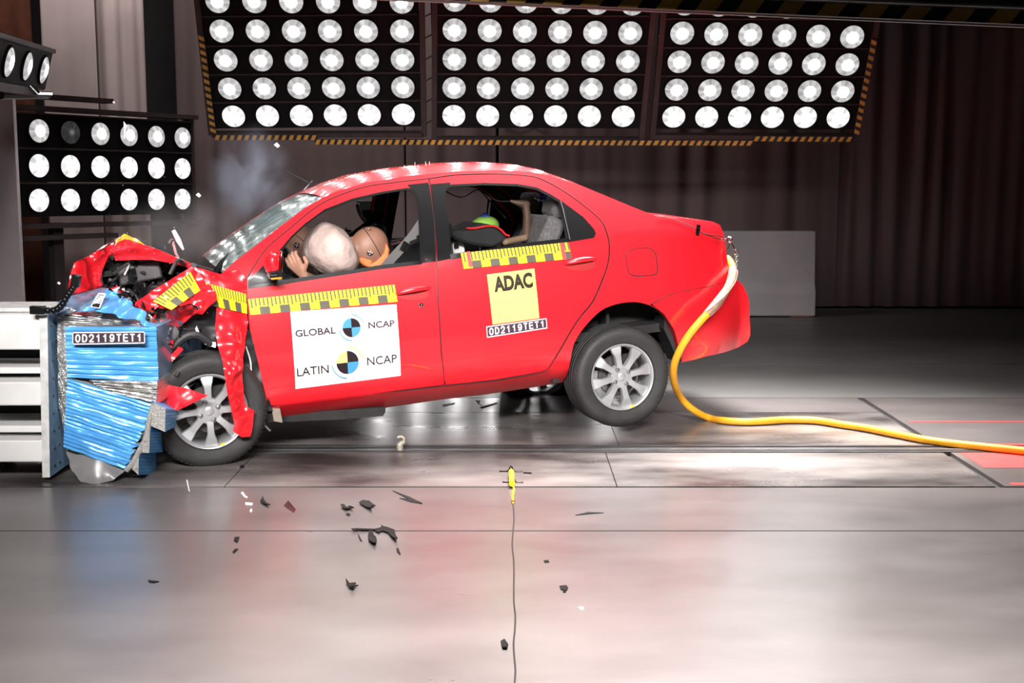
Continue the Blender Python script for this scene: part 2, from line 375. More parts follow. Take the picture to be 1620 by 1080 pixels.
GLY = {'O': [[(.5+.5*math.cos(t*.2618)**1*1, .5+.5*math.sin(t*.2618)) for t in range(25)]],
 'D': [[(0, 0), (0, 1), (.45, 1), (.8, .9), (1, .65), (1, .35), (.8, .1), (.45, 0), (0, 0)]],
 '2': [[(.02, .72), (.08, .9), (.3, 1), (.65, 1), (.92, .88), (.95, .68), (.85, .5), (.35, .22), (.04, 0), (1, 0)]],
 '1': [[(.15, .72), (.42, .84), (.58, 1), (.58, 0)]],
 '9': [[(.06, .16), (.25, .02), (.55, 0), (.82, .12), (.96, .4), (.97, .68), (.85, .92), (.5, 1), (.18, .93), (.02, .7), (.15, .46), (.48, .38), (.8, .46), (.96, .64)]],
 'T': [[(0, 1), (1, 1)], [(.5, 1), (.5, 0)]], 'E': [[(1, 1), (0, 1), (0, 0), (1, 0)], [(0, .52), (.93, .52)]]}
class Decal:
    """drawing on a quad given by a mapping (s,t) -> 3D with lift"""
    def __init__(s, mp): s.mp = mp; s.mb = MB()
    def poly(s, pts, m, lift=1):
        s.mb.add([s.mp(a, b, lift) for a, b in pts], [tuple(range(len(pts)))], m); return s
    def rect(s, a0, b0, a1, b1, m, lift=1, nx=1, ny=1):
        vs = [s.mp(a0+(a1-a0)*i/nx, b0+(b1-b0)*j/ny, lift) for j in range(ny+1) for i in range(nx+1)]
        s.mb.add(vs, [(j*(nx+1)+i, j*(nx+1)+i+1, (j+1)*(nx+1)+i+1, (j+1)*(nx+1)+i) for j in range(ny) for i in range(nx)], m); return s
    def text(s, t, a0, b0, a1, b1, m, bold=0, lift=2):
        vs, fs = text_geo(t, bold); s.mb.add([s.mp(a0+(a1-a0)*x, b0+(b1-b0)*y, lift) for x, y in vs], fs, m); return s
    def pie(s, ca, cb, ra, rb, d0, d1, m, lift=2, inner=0, n=14):
        A = [math.radians(d0+(d1-d0)*k/n) for k in range(n+1)]
        for k in range(n):
            p = [(ca+ra*inner*math.cos(A[k]), cb+rb*inner*math.sin(A[k]))] if not inner else [(ca+ra*inner*math.cos(A[k+1]), cb+rb*inner*math.sin(A[k+1])), (ca+ra*inner*math.cos(A[k]), cb+rb*inner*math.sin(A[k]))]
            s.poly(p+[(ca+ra*math.cos(A[k]), cb+rb*math.sin(A[k])), (ca+ra*math.cos(A[k+1]), cb+rb*math.sin(A[k+1]))], m, lift)
        return s
    def strokes(s, t, a0, b0, a1, b1, m, th, asp, lift=2):
        cw = (a1-a0)/(len(t)*1.3-.3); q = 0   # th is in t-units, asp = width/height of the quad
        for i, ch in enumerate(t):
            x0 = a0+i*cw*1.3; ta = th/asp
            for pl in GLY[ch]:
                P_ = [(x0+ta/2+x*(cw-ta), b0+th/2+y*(b1-b0-th)) for x, y in pl]
                for j in range(len(P_)-1):
                    (x1, y1), (x2, y2) = P_[j], P_[j+1]; dx, dy = (x2-x1)*asp, y2-y1; L = math.hypot(dx, dy) or 1; nx, ny = -dy/L*th/2/asp, dx/L*th/2; ex, ey = dx/L*th*.28/asp, dy/L*th*.28; q += 1
                    s.poly([(x1+nx-ex, y1+ny-ey), (x1-nx-ex, y1-ny-ey), (x2-nx+ex, y2-ny+ey), (x2+nx+ex, y2+ny+ey)], m, lift+.02*(q % 7))
        return s
    def frame(s, w, h, m, lift=2):
        s.rect(0, 0, 1, h, m, lift); s.rect(0, 1-h, 1, 1, m, lift); s.rect(0, 0, w, 1, m, lift); s.rect(1-w, 0, 1, 1, m, lift)
    def obj(s, name, parent): return s.mb.obj(name, parent, smooth=False, fix=False)
def bil(q, a, b): return tuple((q[0][i]*(1-a)+q[1][i]*a)*(1-b)+(q[3][i]*(1-a)+q[2][i]*a)*b for i in range(len(q[0])))
def side_decal(px, lift=.0016, base=0):   # corners bottom-left, bottom-right, top-right, top-left
    q = SPs(px)
    def mp(a, b, l): u, w = bil(q, a, b); return (u, Vs(u, w)-lift*l-base, w)
    return Decal(mp)
def ruler(px, n, base=0, mp=None, phase=0):
    d = Decal(mp) if mp else side_decal(px, base=base)
    d.rect(0, 0, 1, 1, 'yellow_sticker', 1, nx=30, ny=3); w = 1/n
    for i in range(n):
        if (i+phase) % 2: d.rect(i*w, 0, (i+1)*w, .46, 'ruler_grey', 2, nx=2)
    for k in range(int(n*2.5)):
        a = (k+.55)*w/2.5; d.rect(a, (.42, .52, .5, .52, .5)[k % 5], a+w*.15, 1, 'ruler_grey', 2.2, ny=3)
    return d
# ---------------------------------------------------------------- the hall
def struct(name, mb, **k): return tag(mb.obj(name, smooth=False, **k), kind='structure')
fl = struct('floor', MB().cbox((-9, -5, -.12), (9.5, 16, -.02), 'seam'))
def slab(x0, x1, y0, y1, m, name='concrete_slab'): MB().cbox((x0, y0, -.02), (x1, y1, 0), m).obj(name, fl, smooth=False)
slab(-9, 9.5, -5, 5.235, 'concrete'); slab(-9, 9.5, 5.25, 6.0, 'concrete')
XE = 2.36
for a, b in ((-9, -1.405), (-1.4, .51), (.515, XE)): slab(a, b, 6.03, 6.79, 'steel_floor', 'steel_plate')
for a, b in ((-9, -2.0), (-1.995, .6), (.605, XE)): slab(a, b, 6.99, 7.99, 'steel_floor', 'steel_plate')
slab(-9, XE, 8.0, 8.53, 'concrete', 'concrete_slab')
slab(XE+.045, 9.5, 6.03, 8.53, 'concrete'); slab(-9, 9.5, 8.545, 10.12, 'concrete_far'); slab(-9, 9.5, 10.135, 16, 'concrete_far')
tr = struct('trim_1', MB().cbox((-9, 6.80, -.015), (9.5, 6.83, .004), 'steel_dark').cbox((-9, 6.85, -.015), (9.5, 6.872, .006), 'steel').cbox((-9, 6.9, -.015), (9.5, 6.93, .002), 'steel_dark').cbox((-9, 6.95, -.015), (9.5, 6.98, .004), 'steel_dark'))
for y0, y1 in ((7.66, 7.69), (6.90, 7.02), (6.42, 6.78), (6.05, 6.09)):
    mbx = MB().cbox((2.45, y0, .0005), (9.5, y1, .002), 'red_line'); mbx.obj('painted_line', fl, smooth=False)
struct('wall_back', MB().cbox((-9, 15.6, -.1), (9.5, 15.8, 6), 'wall_dark'))
struct('wall_left', MB().cbox((-9.1, -5, -.1), (-8.9, 15.8, 6), 'wall_dark'))
struct('wall_right', MB().cbox((9.4, -5, -.1), (9.6, 15.8, 6), 'wall_dark'))
struct('wall_front', MB().cbox((-9, -5.1, -.1), (9.5, -4.9, 6), 'wall_dark'))
struct('ceiling', MB().cbox((-9.1, -5.1, 5.9), (9.6, 15.8, 6.05), 'ceiling_dark'))
def curtain(x0, x1, Y, m, label, seed, pitch=.22, amp=.05, z1=5.8, z0=.03, y1=None, grp=None):
    rnd = random.Random(seed); n = int(abs(x1-x0)/.02)+2; vs = []; fs = []; zs = [z0, .8, 1.8, 3, z1]; ph = rnd.random()*6
    for j, z in enumerate(zs):
        for i in range(n):
            t = i/(n-1); x = x0+(x1-x0)*t; s = (x1-x0)*t
            a = math.sin(2*math.pi*s/pitch+ph+5*noise.noise(Vector((s*1.1, seed, z*.08))))*amp*(.05+1.3*max(0, noise.noise(Vector((s*.8, seed+9, z*.1)))+.15))+amp*.5*noise.noise(Vector((s*7, seed, z*.2)))
            a += noise.noise(Vector((s*.7, seed+3, z*.15)))*amp*1.5
            Yb = Y if y1 is None else Y+(y1-Y)*t
            vs.append((x, Yb+a, z))
    for j in range(len(zs)-1):
        for i in range(n-1): fs.append((j*n+i, j*n+i+1, (j+1)*n+i+1, (j+1)*n+i))
    o = MB().add(vs, fs, m).obj('curtain', solid=.004, fix=False, sang=180); return tag(o, label, 'curtain', grp)
def X(px, Y): return Q(px, 300, Y).x
curtain(X(-60, 14), X(62, 14), 14.0, 'curtain_rust', 'dark rust coloured curtain at the far left corner behind the small lamp bank', 1, z1=5.8)
curtain(X(76, 13.2), X(160, 13.2), 13.2, 'curtain_beige', 'pale beige curtain hanging left of centre gap, behind the left lamp bank', 2, .3, .05)
curtain(X(160, 13.3), X(236, 13.3), 13.35, 'curtain_beige', 'dim beige curtain with fine folds, directly left of the black gap', 3, .2, .04)
curtain(X(281, 14.4), X(640, 14.4), 14.45, 'curtain_brown', 'brown curtain directly right of the black gap, behind the crashed car roof', 4, .34)
curtain(X(642, 14.4), X(785, 14.4), 14.45, 'curtain_brown', 'narrow brown curtain behind the middle of the car roof, left of dark seam', 5, .36)
curtain(X(789, 14.4), X(1330, 14.4), 14.45, 'curtain_brown', 'wide brown curtain behind the car boot and white concrete barrier', 6, .4)
curtain(X(1332, 14.4), X(1800, 14.4), 14.5, 'curtain_brown', 'dark pleated curtain at the right edge beyond the overhead lamps', 7, .26, .09)
# upright pale panel at left edge, dark frame of the left lamp bank
p0 = Q(27, 300, 10.2)
o = MB().cbox((p0.x-1.0, 10.2, 0), (p0.x, 10.26, Q(25, 152, 10.2).z), 'panel_grey').cbox((p0.x-1.0, 10.26, 0), (p0.x-.9, 10.8, 2.1), 'steel_dark').obj('partition_panel', smooth=False)
tag(o, 'tall pale grey partition panel at the left edge behind the white steel beams', 'panel')
# ---------------------------------------------------------------- lamp banks
_lens = {}
def lamp(parent, M, R, kind):
    """one reflector lamp: bezel ring + bowl, with the glowing lens as its child"""
    if 'body' not in _lens:
        b = MB().lathe([(R*1.0, .0), (R*1.09, .004), (R*1.12, -.004), (R*1.12, -.02), (R*.4, -.11), (R*.2, -.12)], (0, 0, 0), (0, 0, 1), 'lamp_body', 28)
        me = b.obj('lamp', None); _lens['body'] = me.data; bpy.data.objects.remove(me)
        for k in ('lamp_bright', 'lamp_facet', 'lamp_weak'):
            l = MB().lathe([(R*1.0, 0), (R*.8, .010), (R*.5, .018), (R*.2, .021), (.0001, .022)], (0, 0, 0), (0, 0, 1), k, 28).obj('lens', None); _lens[k] = l.data; bpy.data.objects.remove(l)
    a = bpy.data.objects.new('lamp', _lens['body']); COL.objects.link(a); a.parent = parent; a.matrix_local = M
    l = bpy.data.objects.new('lens', _lens[kind]); COL.objects.link(l); l.parent = a
def frame_M(p, ex, ez):
    ez = ez.normalized(); ex = (ex-ez*ex.dot(ez)).normalized(); ey = ez.cross(ex); m = Matrix((ex, ey, ez)).transposed().to_4x4(); m.translation = p; return m
def bank(corner, p0, n, rows, cols, label, weak=(), bright=(), ext=(.17, .17, .17, .17), R=.098, extra_rows=0, rails=True):
    """corner: px of lamp centres bottom-left, bottom-right, top-right, top-left on the plane through p0 with normal n (towards the car)"""
    c = [onplane(x, y, p0, n) for x, y in corner]
    g = lambda a, b: Vector(bil([tuple(q) for q in c], a, b))
    ex = (c[1]-c[0]).normalized(); org = g(.5, 0); root = empty('lamp_bank', org, label, 'lamp bank')
    for r in range(rows+extra_rows):
        for k in range(cols):
            p = g(k/(cols-1), r/(rows-1) if rows > 1 else 0)
            kind = 'lamp_weak' if (r, k) in weak else ('lamp_bright' if r in bright else 'lamp_facet')
            lamp(root, frame_M(p-org, ex, n), R, kind)
    ey = n.cross(ex).normalized(); w = (c[1]-c[0]).length; rh = (c[3]-c[0]).length/max(rows-1, 1) if rows > 1 else .29
    H = rh*(rows-1+extra_rows); Mx = Matrix((ex, ey, n)).transposed(); o0 = c[0]-org
    def bx(mb, x0, x1, y0, y1, z0, z1, m):
        mb.box(o0+ex*(x0+x1)/2+ey*(y0+y1)/2+n*(z0+z1)/2, (x1-x0, y1-y0, z1-z0), m, Mx)
    for r in range(rows+extra_rows):    # a tray per row
        mb = MB(); bx(mb, -ext[0], w+ext[1], r*rh-rh*.47, r*rh+rh*.47, -.16, -.016, 'lamp_body'); 
        bx(mb, -ext[0], w+ext[1], r*rh+rh*.47, r*rh+rh*.51, -.1, .004, 'lamp_rail'); mb.obj('lamp_tray', root, smooth=False)
    return root, o0, ex, ey, n, w, rh, H, bx
UP = Vector((.026, -.441, .897)).normalized(); EX = Vector((1, 0, 0)); NB = EX.cross(UP).normalized()
if NB.y > 0: NB = -NB
EXB = UP.cross(NB).normalized(); 
if EXB.x < 0: EXB = -EXB
PB = Q(718, 183, 11.0)
B1 = bank([(369.5, 184), (638, 181), (635.5, 48-45), (341+3, 2)], PB, NB, 5, 6, 'overhead lamp bank, leftmost of the three big banks above the car', bright=(0,), ext=(.19, .17), extra_rows=1)
B2 = bank([(718, 183), (986, 184), (1001, 6), (719.5, 0)], PB, NB, 5, 6, 'middle overhead lamp bank straight above the car roof', bright=(0,), extra_rows=1)
B3 = bank([(1066, 185), (1326, 186), (1356, 14), (1084, 6)], PB, NB, 5, 6, 'overhead lamp bank, rightmost of the three big banks above the boot', bright=(0,), ext=(.17, .19), extra_rows=1)
# carrying frame with hazard tape
def onb(x, y, d=0): return onplane(x, y, PB+NB*d, NB)
def strip(mb, a, b, wd, th, m, n=NB):
    a = Vector(a); b = Vector(b); e = (b-a).normalized(); f = n.cross(e).normalized(); mb.box((a+b)/2, ((b-a).length, wd, th), m, Matrix((e, f, n)).transposed())
fr0 = onb(715, 205); FR = empty('gantry_frame', fr0, 'grey and hazard-taped steel frame carrying the three overhead lamp banks', 'frame')
mb = MB()
for a, b in (((667, -20), (671, 214)), ((688, -20), (687, 221)), ((1028+9, -20), (1014, 221)), ((1053, -20), (1032, 216)), ((310, -20), (335, 212)), ((1388, 30), (1352, 218))): strip(mb, onb(*a, -.02)-fr0, onb(*b, -.02)-fr0, .045, .06, 'lamp_rail')
for a, b in (((335, 212), (671, 212)), ((687, 220), (1014, 221)), ((1030, 215), (1352, 216))): strip(mb, onb(*a, -.02)-fr0, onb(*b, -.02)-fr0, .04, .06, 'lamp_rail')
mb.obj('rail', FR, smooth=False)
def htape(a, b, wd=.045):
    m_ = MB(); A = onb(*a, .03); B = onb(*b, .03); e = (B-A).normalized(); f = NB.cross(e); M = Matrix((e, f, NB)).transposed(); Ln = (B-A).length
    n = int(Ln/.062); k = .35
    m_.box((A+B)/2-fr0, (Ln, wd, .012), 'black_plastic', M)
    for i in range(n):
        x0 = i*Ln/n; q = [A+e*(x0+s)+f*t*wd/2+NB*.0075-fr0 for s, t in ((0, -1), (.035, -1), (.055, 1), (.02, 1))]; m_.add(q, [(0, 1, 2, 3)], 'brass_tape')
    m_.obj('hazard_tape', FR, smooth=False, fix=False)
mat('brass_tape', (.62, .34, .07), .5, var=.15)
htape((339, 217), (503, 217)); htape((498, 224), (1192, 226)); htape((1192, 219), (1350, 220)); htape((318, 55), (338, 212)); htape((1383, 62), (1354, 215))
mb = MB()
for i in range(6):
    y = 20+i*34
    for xa, xb in ((673, 684), (1036-i*2, 1050-i*3)):
        MB().tube([onb(xa, y+6)-fr0, onb(xb, y)-fr0], .006, 'black_plastic', 6).obj('cable_tie', FR)
mb.tube([onb(800, 205)-fr0, onb(822, 212)-fr0, onb(845, 204)-fr0, onb(865, 212)-fr0], .012, 'black_plastic', 6)
mb.obj('loose_cable', FR)
# left bank on its stand
ang = math.radians(56); exl = Vector((math.cos(ang), math.sin(ang), 0)); nl = exl.cross(Vector((0, 0, 1))).normalized()
if nl.x < 0: nl = -nl
PL = Q(62, 262, 10.9)
B4 = bank([(62, 317), (289, 315), (289, 218), (62, 207)], PL, nl, 3, 6, 'lamp bank with three rows standing at the left, one lamp of it dim', weak=((2, 1),), bright=(0, 1), ext=(.2, .14))
root4, o4, bx4 = B4[0], B4[1], B4[8]; w4 = B4[5]
mb = MB(); bx4(mb, -.35, w4+.2, .76, .80, -.1, .03, 'lamp_rail'); bx4(mb, -.35, w4*.5, .86, .90, -.1, .03, 'lamp_rail'); bx4(mb, -.35, w4+.2, -.24, -.2, -.1, .03, 'lamp_rail'); bx4(mb, -.35, w4*.5, -.34, -.3, -.1, .03, 'lamp_rail')
bx4(mb, -.34, -.24, -1.42, .9, -.14, -.04, 'lamp_rail'); bx4(mb, w4+.14, w4+.2, -.25, .8, -.14, -.04, 'lamp_rail'); bx4(mb, .25, .35, -1.42, -.2, -.24, -.16, 'lamp_rail')
mb.obj('stand', root4, smooth=False)
B6 = bank([(600, 508), (960, 508), (960, 402), (600, 402)], Q(780, 455, 11.2), Vector((0, -1, .05)).normalized(), 3, 7, 'added low lamp bank, unseen behind the car, brightening the floor under it', bright=(0, 1, 2))  # added bank, out of sight, brightens the floor beneath the car
mb = MB(); B6[8](mb, 0, .08, -.6, -.1, -.16, -.05, 'lamp_rail'); B6[8](mb, B6[5]-.08, B6[5], -.6, -.1, -.16, -.05, 'lamp_rail'); mb.obj('stand', B6[0], smooth=False)
# small tilted bank top left
PS = Q(41, 105, 9.0); exs = (Q(70, 111.5, 9.55)-Q(12, 98, 8.6)).normalized()
ups = Vector((.30, -.35, 1)); ups = (ups-exs*ups.dot(exs)).normalized(); ns = exs.cross(ups)
if ns.x < 0: ns = -ns
B5 = bank([(-17, 91), (70, 111), (70, 110), (-17, 90)], PS, ns, 1, 4, 'small tilted lamp bank with three lamps in view, cut by the left frame edge', ext=(.3, .2), R=.098)
bx5 = B5[8]; mb = MB(); bx5(mb, -.3, B5[5]+.22, -.2, -.14, -.17, -.0, 'lamp_rail'); bx5(mb, -.3, B5[5]+.22, .14, .17, -.17, 0, 'lamp_rail'); bx5(mb, -.2, -.1, -1.2, -.1, -.25, -.16, 'lamp_rail'); mb.obj('housing', B5[0], smooth=False)
o = MB().tube([Q(0, 150, 9.2), Q(75, 149, 9.9)], .035, 'lamp_rail', 8).tube([Q(48, 137, 9.2), Q(58, 146, 9.2), Q(79, 147, 9.6)], .022, 'chrome', 8).obj('clamp_tube'); tag(o, 'short dark tube with bright clamp directly beneath the small tilted lamp bank', 'tube')
# striped gantry beam overhead
a = Q(430, -9, 2.85); b = Q(1700, 45, 2.4); e = (b-a).normalized(); upb = Vector((0, 0, 1)); f = e.cross(upb).normalized(); up2 = f.cross(e)
g0 = (a+b)/2; GB = empty('gantry_beam', g0, 'black and yellow striped beam crossing the top right of the view', 'beam')
Mg = Matrix((e, f, up2)).transposed(); Ln = (b-a).length
hb = .0245
mb = MB().box(up2*(hb/2), (Ln, .06, hb), 'black_plastic', Mg)
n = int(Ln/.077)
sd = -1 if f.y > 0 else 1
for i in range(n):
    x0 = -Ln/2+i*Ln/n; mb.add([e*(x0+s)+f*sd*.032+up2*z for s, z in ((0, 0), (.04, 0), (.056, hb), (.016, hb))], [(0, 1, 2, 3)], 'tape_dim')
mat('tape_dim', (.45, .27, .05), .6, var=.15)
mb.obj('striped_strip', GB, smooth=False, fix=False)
MB().box(up2*(hb+.055), (Ln, .12, .11), 'steel_dark', Mg).obj('box_girder', GB, smooth=False, bev=.005)
MB().box(up2*(-.004)+f*sd*.03, (Ln, .006, .003), 'steel', Mg).obj('edge_strip', GB, smooth=False)
# concrete barrier behind the car, on timber blocks
def YF(y): return FL(0, y).y
Yb = 13.6; xr = Q(1290, 500, Yb).x; zb = Q(1290, 500, Yb).z+.0; zt = Q(1285, 366, Yb).z
prof = [(0, zb), (0, zb+.25), (.05, zb+.36), (.09, zt), (.33, zt), (.37, zb+.36), (.42, zb+.25), (.42, zb)]
xl = Q(1100, 440, Yb).x-2.2
zmid = zb+.25
poly = [Vector((xr, Yb+d, z)) for d, z in prof]
o = MB().prism([p-Vector((.0, 0, 0)) for p in poly], (xl-xr, 0, 0), 'concrete_block').obj('concrete_barrier', smooth=False, bev=.015)
tag(o, 'pale grey concrete barrier segment standing behind the car boot', 'barrier')
for k, x in enumerate((1262, 1010)):
    c = Q(x, 508, Yb+.2); o = MB().cbox((c.x-.12, Yb+.02, 0), (c.x+.12, Yb+.4, zb), 'wood').obj('timber_block', smooth=False, bev=.006)
    tag(o, ('reddish timber block under the visible right end of the concrete barrier', 'timber block under the hidden left end of the concrete barrier')[k], 'timber')
# ---------------------------------------------------------------- fixed steel barrier and the crushed honeycomb
YN = 6.14
SB = empty('barrier_structure', Q(60, 755, YN), 'white steel beam structure with pale blue perforated end plate at left edge', 'barrier')
s0 = SB.location
def beam(yt, yb, yf, ym):   # flange top px, web bottom px
    a = Q(66, yt, YN); z0 = Q(66, yb, YN).z; zf = Q(66, yf, YN).z; zt = a.z
    mb = MB()
    for sgn, yy in ((1, YN),):
        mb.cbox((-3.8, yy+.06, z0), (a.x, yy+.075, zt), 'white_paint'); mb.cbox((-3.8, yy, zf), (a.x, yy+.14, zt), 'grey_edge' if ym else 'white_paint'); mb.cbox((-3.8, yy, z0), (a.x, yy+.14, z0+.02), 'white_paint')
    mb.v = [tuple(Vector(v)-s0) for v in mb.v]; mb.obj('steel_beam', SB, smooth=False, bev=.003)
def channel(z0, z1, y0, y1, m='white_paint'):
    mb = MB().cbox((-3.8, y0, z0), (Q(66, 600, YN).x, y1, z1), m); mb.v = [tuple(Vector(v)-s0) for v in mb.v]; mb.obj('steel_beam', SB, smooth=False, bev=.008)
zz = lambda y: Q(60, y, YN+.12).z
channel(zz(549), zz(494), YN+.02, YN+.2); channel(zz(636), zz(599), YN+.02, YN+.2); channel(zz(724), zz(690), YN+.02, YN+.2)
channel(zz(490)-.01, zz(486), YN+.1, YN+.42, 'grey_edge'); channel(zz(590), zz(580), YN+.1, YN+.5, 'white_paint'); channel(zz(683), zz(672), YN+.1, YN+.5, 'white_paint')
channel(.02, zz(494), YN+.44, YN+.46, 'black_plastic')  # added black sheet, stands in for the shade between the beams
mb = MB().cbox((-3.1, YN+.3, 0), (-2.9, YN+.42, .8), 'steel_dark').cbox((-2.75, YN+.3, 0), (-2.66, YN+.5, .22), 'wood'); mb.v = [tuple(Vector(v)-s0) for v in mb.v]; mb.obj('upright', SB, smooth=False)
ep = [Q(62, 499, YN), Q(75, 499, YN), Q(79, 755, YN), Q(67, 755, YN)]
mb = MB().prism([p-s0 for p in ep], (0, .02, 0), 'grey_edge')
mb.obj('end_flange', SB, smooth=False)
# plate face turned to the right, 1.2 m deep
pl = [Q(75, 499, YN), Q(79, 755, YN)]; pr = [Q(92, 487, YN+.16), Q(102, 738, YN+.16)]
dv = (pr[0]-pl[0]).normalized()
pt = [pl[0], pl[1], pl[1]+Vector((.05, .95, 0)), pl[0]+Vector((.05, .95, 0))]
q = [pl[0]-s0, pl[1]-s0, pr[1]-s0, pr[0]-s0]
mb = MB().add(q+[p+Vector((0, .9, 0)) for p in q[2:]], [(0, 1, 2, 3), (3, 2, 4, 5)], 'blue_plate'); mb.obj('end_plate', SB, smooth=False, solid=.015)
mb = MB(); nrm = (q[1]-q[0]).cross(q[2]-q[0]).normalized()
if nrm.y > 0: nrm = -nrm
for i in range(9):
    for a in (.28, .62):
        c = Vector(bil([tuple(q[1]), tuple(q[2]), tuple(q[3]), tuple(q[0])], a, .06+i*.108)); mb.lathe([(.006, 0), (.006, .006), (.0001, .007)], c, nrm, 'steel_dark', 8)
mb.obj('rivet', SB)
# honeycomb
HC = empty('crushed_honeycomb_barrier', Q(175, 600, YN), 'crushed bright blue honeycomb block between the white steel structure and the car', 'barrier')
h0 = HC.location
def hsheet(name, quad, Yq, m, n=60, nx=30, amp=.012, ridges=13, tilt=0, depth=.9, seed=0, side=None, jag=0):
    """corrugated block: quad px TL, TR, BR, BL; depth of each corner; corrugation runs left-right"""
    c = [Q(x, y, Y)-h0 for (x, y), Y in zip(quad, Yq)]; vs = []; fs = []
    for j in range(n+1):
        for i in range(nx+1):
            a = i/nx; b = j/n; p = (c[0]*(1-a)+c[1]*a)*(1-b)+(c[3]*(1-a)+c[2]*a)*b
            s = b*ridges; fr = s-math.floor(s); rr = noise.noise(Vector((math.floor(s)*3.1, seed, a*1.2)))
            d = -amp*abs(2*fr-1)**7*(1.3+1.2*rr)+amp*1.2*rr*(1-fr)+.010*noise.noise(Vector((a*5, b*6, seed)))
            if jag and i == nx: p = p+Vector((jag*noise.noise(Vector((b*20, seed, 0))), 0, 0))
            vs.append(p+Vector((0, -d, 0)))
    N = nx+1
    fs = [(j*N+i, (j+1)*N+i, (j+1)*N+i+1, j*N+i+1) for j in range(n) for i in range(nx)]
    mb = MB().add(vs, fs, m)
    # closed back
    def edge(idx): 
        k = len(mb.v); E = [Vector(vs[i]) for i in idx]; B = [Vector((e.x, e.y+depth, e.z)) for e in E]
        mb.add(E+B, [(i, i+1, i+1+len(E), i+len(E)) for i in range(len(E)-1)], side or m)
    edge([j*N for j in range(n+1)]); edge([j*N+nx for j in range(n+1)]); edge(list(range(N))); edge([n*N+i for i in range(N)])
    return mb.obj(name, HC, fix=True, sang=30)
mat('blue_foil', (.10, .40, .80), .32, metal=.15, var=.12, vscale=5, bump=.5, bscale=9, stretch=(.6, 1, 4), coat=.3)
mat('blue_block', (.07, .34, .72), .45, var=.08)
mat('honey', (.34, .33, .31), .6, var=.45, vscale=120, bump=.5, bscale=150)
hsheet('upper_block', [(103, 517), (247, 517), (251, 603), (106, 598)], [YN+.02, YN+.02, YN+.06, YN], 'blue_foil', ridges=11, seed=1, side='blue_film', amp=.008, n=100)
hsheet('lower_block', [(106, 599), (246, 640), (197, 743), (100, 708)], [YN, YN+.04, YN-.02, YN-.03], 'blue_foil', ridges=19, seed=2, side='honey', jag=.03, amp=.010, n=150)
hsheet('silver_core', [(140, 601), (249, 602), (247, 640), (165, 618)], [YN+.02]*4, 'foil', ridges=5, seed=4, n=20, depth=.5)
hsheet('crumpled_core', [(100, 494), (233, 513), (247, 519), (102, 518)], [YN+.08, YN+.1, YN+.05, YN+.04], 'foil', ridges=6, seed=5, n=24, depth=.6)
hsheet('rear_core', [(90, 500), (106, 500), (106, 700), (92, 640)], [YN+.08]*4, 'foil', ridges=30, seed=6, n=90, depth=.7, amp=.006, nx=6)
e_ = spline([Q(x, y, YN-.03)-h0 for x, y in ((243, 640), (236, 665), (232, 690), (221, 712), (210, 732), (200, 744))], 5)
MB().tube(e_, .014, 'honey', 8).obj('torn_edge', HC)
# top flap
def hpoly(name, pts, m, solid=.006, st=.016, seed=0, parent=HC, o=h0, amp=.012):
    p3 = [Q(x, y, Y)-o for x, y, Y in pts]; V, F = tess([(p.x, p.z) for p in p3], (), st); vs = []
    for u, w in V:
        sw = sv = 0
        for p in p3: k = 1/((p.x-u)**2+(p.z-w)**2+1e-5)**1.6; sw += k; sv += k*p.y
        vs.append((u, sv/sw+amp*abs(noise.noise(Vector((u*9, w*9, seed)))), w))
    return MB().add(vs, F, m).obj(name, parent, solid=solid, sang=60)
hpoly('top_flap', [(168, 458, YN+.28), (186, 462, YN+.25), (205, 474, YN+.22), (225, 490, YN+.16), (248, 514, YN+.06), (249, 522, YN+.03), (230, 516, YN), (190, 503, YN-.02), (157, 493, YN-.02), (130, 492, YN), (152, 472, YN+.15)], 'blue_foil', seed=2)
hpoly('film', [(90, 478, YN+.3), (168, 453, YN+.5), (172, 457, YN+.3), (152, 474, YN+.15), (130, 493, YN), (93, 499, YN+.02)], 'blue_film', seed=3)
hpoly('side_film', [(247, 514, YN+.05), (258, 530, YN+.2), (261, 560, YN+.25), (258, 590, YN+.25), (250, 603, YN+.05)], 'blue_film', seed=5)
def hbox(fpx, dy=.55, split=.5, Y=YN-.04, par=HC):
    """bumper block: px corners TL, TM, TR, BR, BM, BL; left face bare honeycomb, right face blue"""
    off = (.06, 0, .10)
    a = [Q(x, y, Y+o) - h0 for (x, y), o in zip(fpx, (.0, 0, .30, .30, 0, .0))]; d = Vector((-.12, .3, 0))
    mb = MB().add([a[0], a[1], a[4], a[5]], [(0, 1, 2, 3)], 'honey').add([a[1], a[2], a[3], a[4]], [(0, 1, 2, 3)], 'blue_block')
    mb.add([a[0], a[1], a[2], a[0]+d, a[2]+d], [(0, 1, 2, 4, 3)], 'blue_block').add([a[5], a[4], a[3], a[5]+d, a[3]+d], [(0, 1, 2, 4, 3)], 'blue_block')
    mb.add([a[2], a[3], a[3]+d, a[2]+d], [(0, 1, 2, 3)], 'blue_block').add([a[0], a[5], a[5]+d, a[0]+d], [(0, 1, 2, 3)], 'honey').add([a[0]+d, a[2]+d, a[3]+d, a[5]+d], [(0, 1, 2, 3)], 'honey')
    for i in range(6):
        b = (i+.6)/6.4; p = a[1].lerp(a[4], b)+Vector((0, -.002, 0)); q_ = a[2].lerp(a[3], b)+Vector((0, -.002, 0)); mb.tube([p, q_], .0018, 'blue_film', 4)
    mb.obj('bumper_block', par, smooth=False)
hbox([(243, 636), (262, 646), (280, 648), (278, 674), (261, 683), (239, 674)])
hbox([(231, 683), (237, 684), (257, 683), (258, 715), (236, 716), (224, 716)])
hbox([(221, 713), (220, 715), (247, 715), (247, 750), (219, 751), (209, 742)])
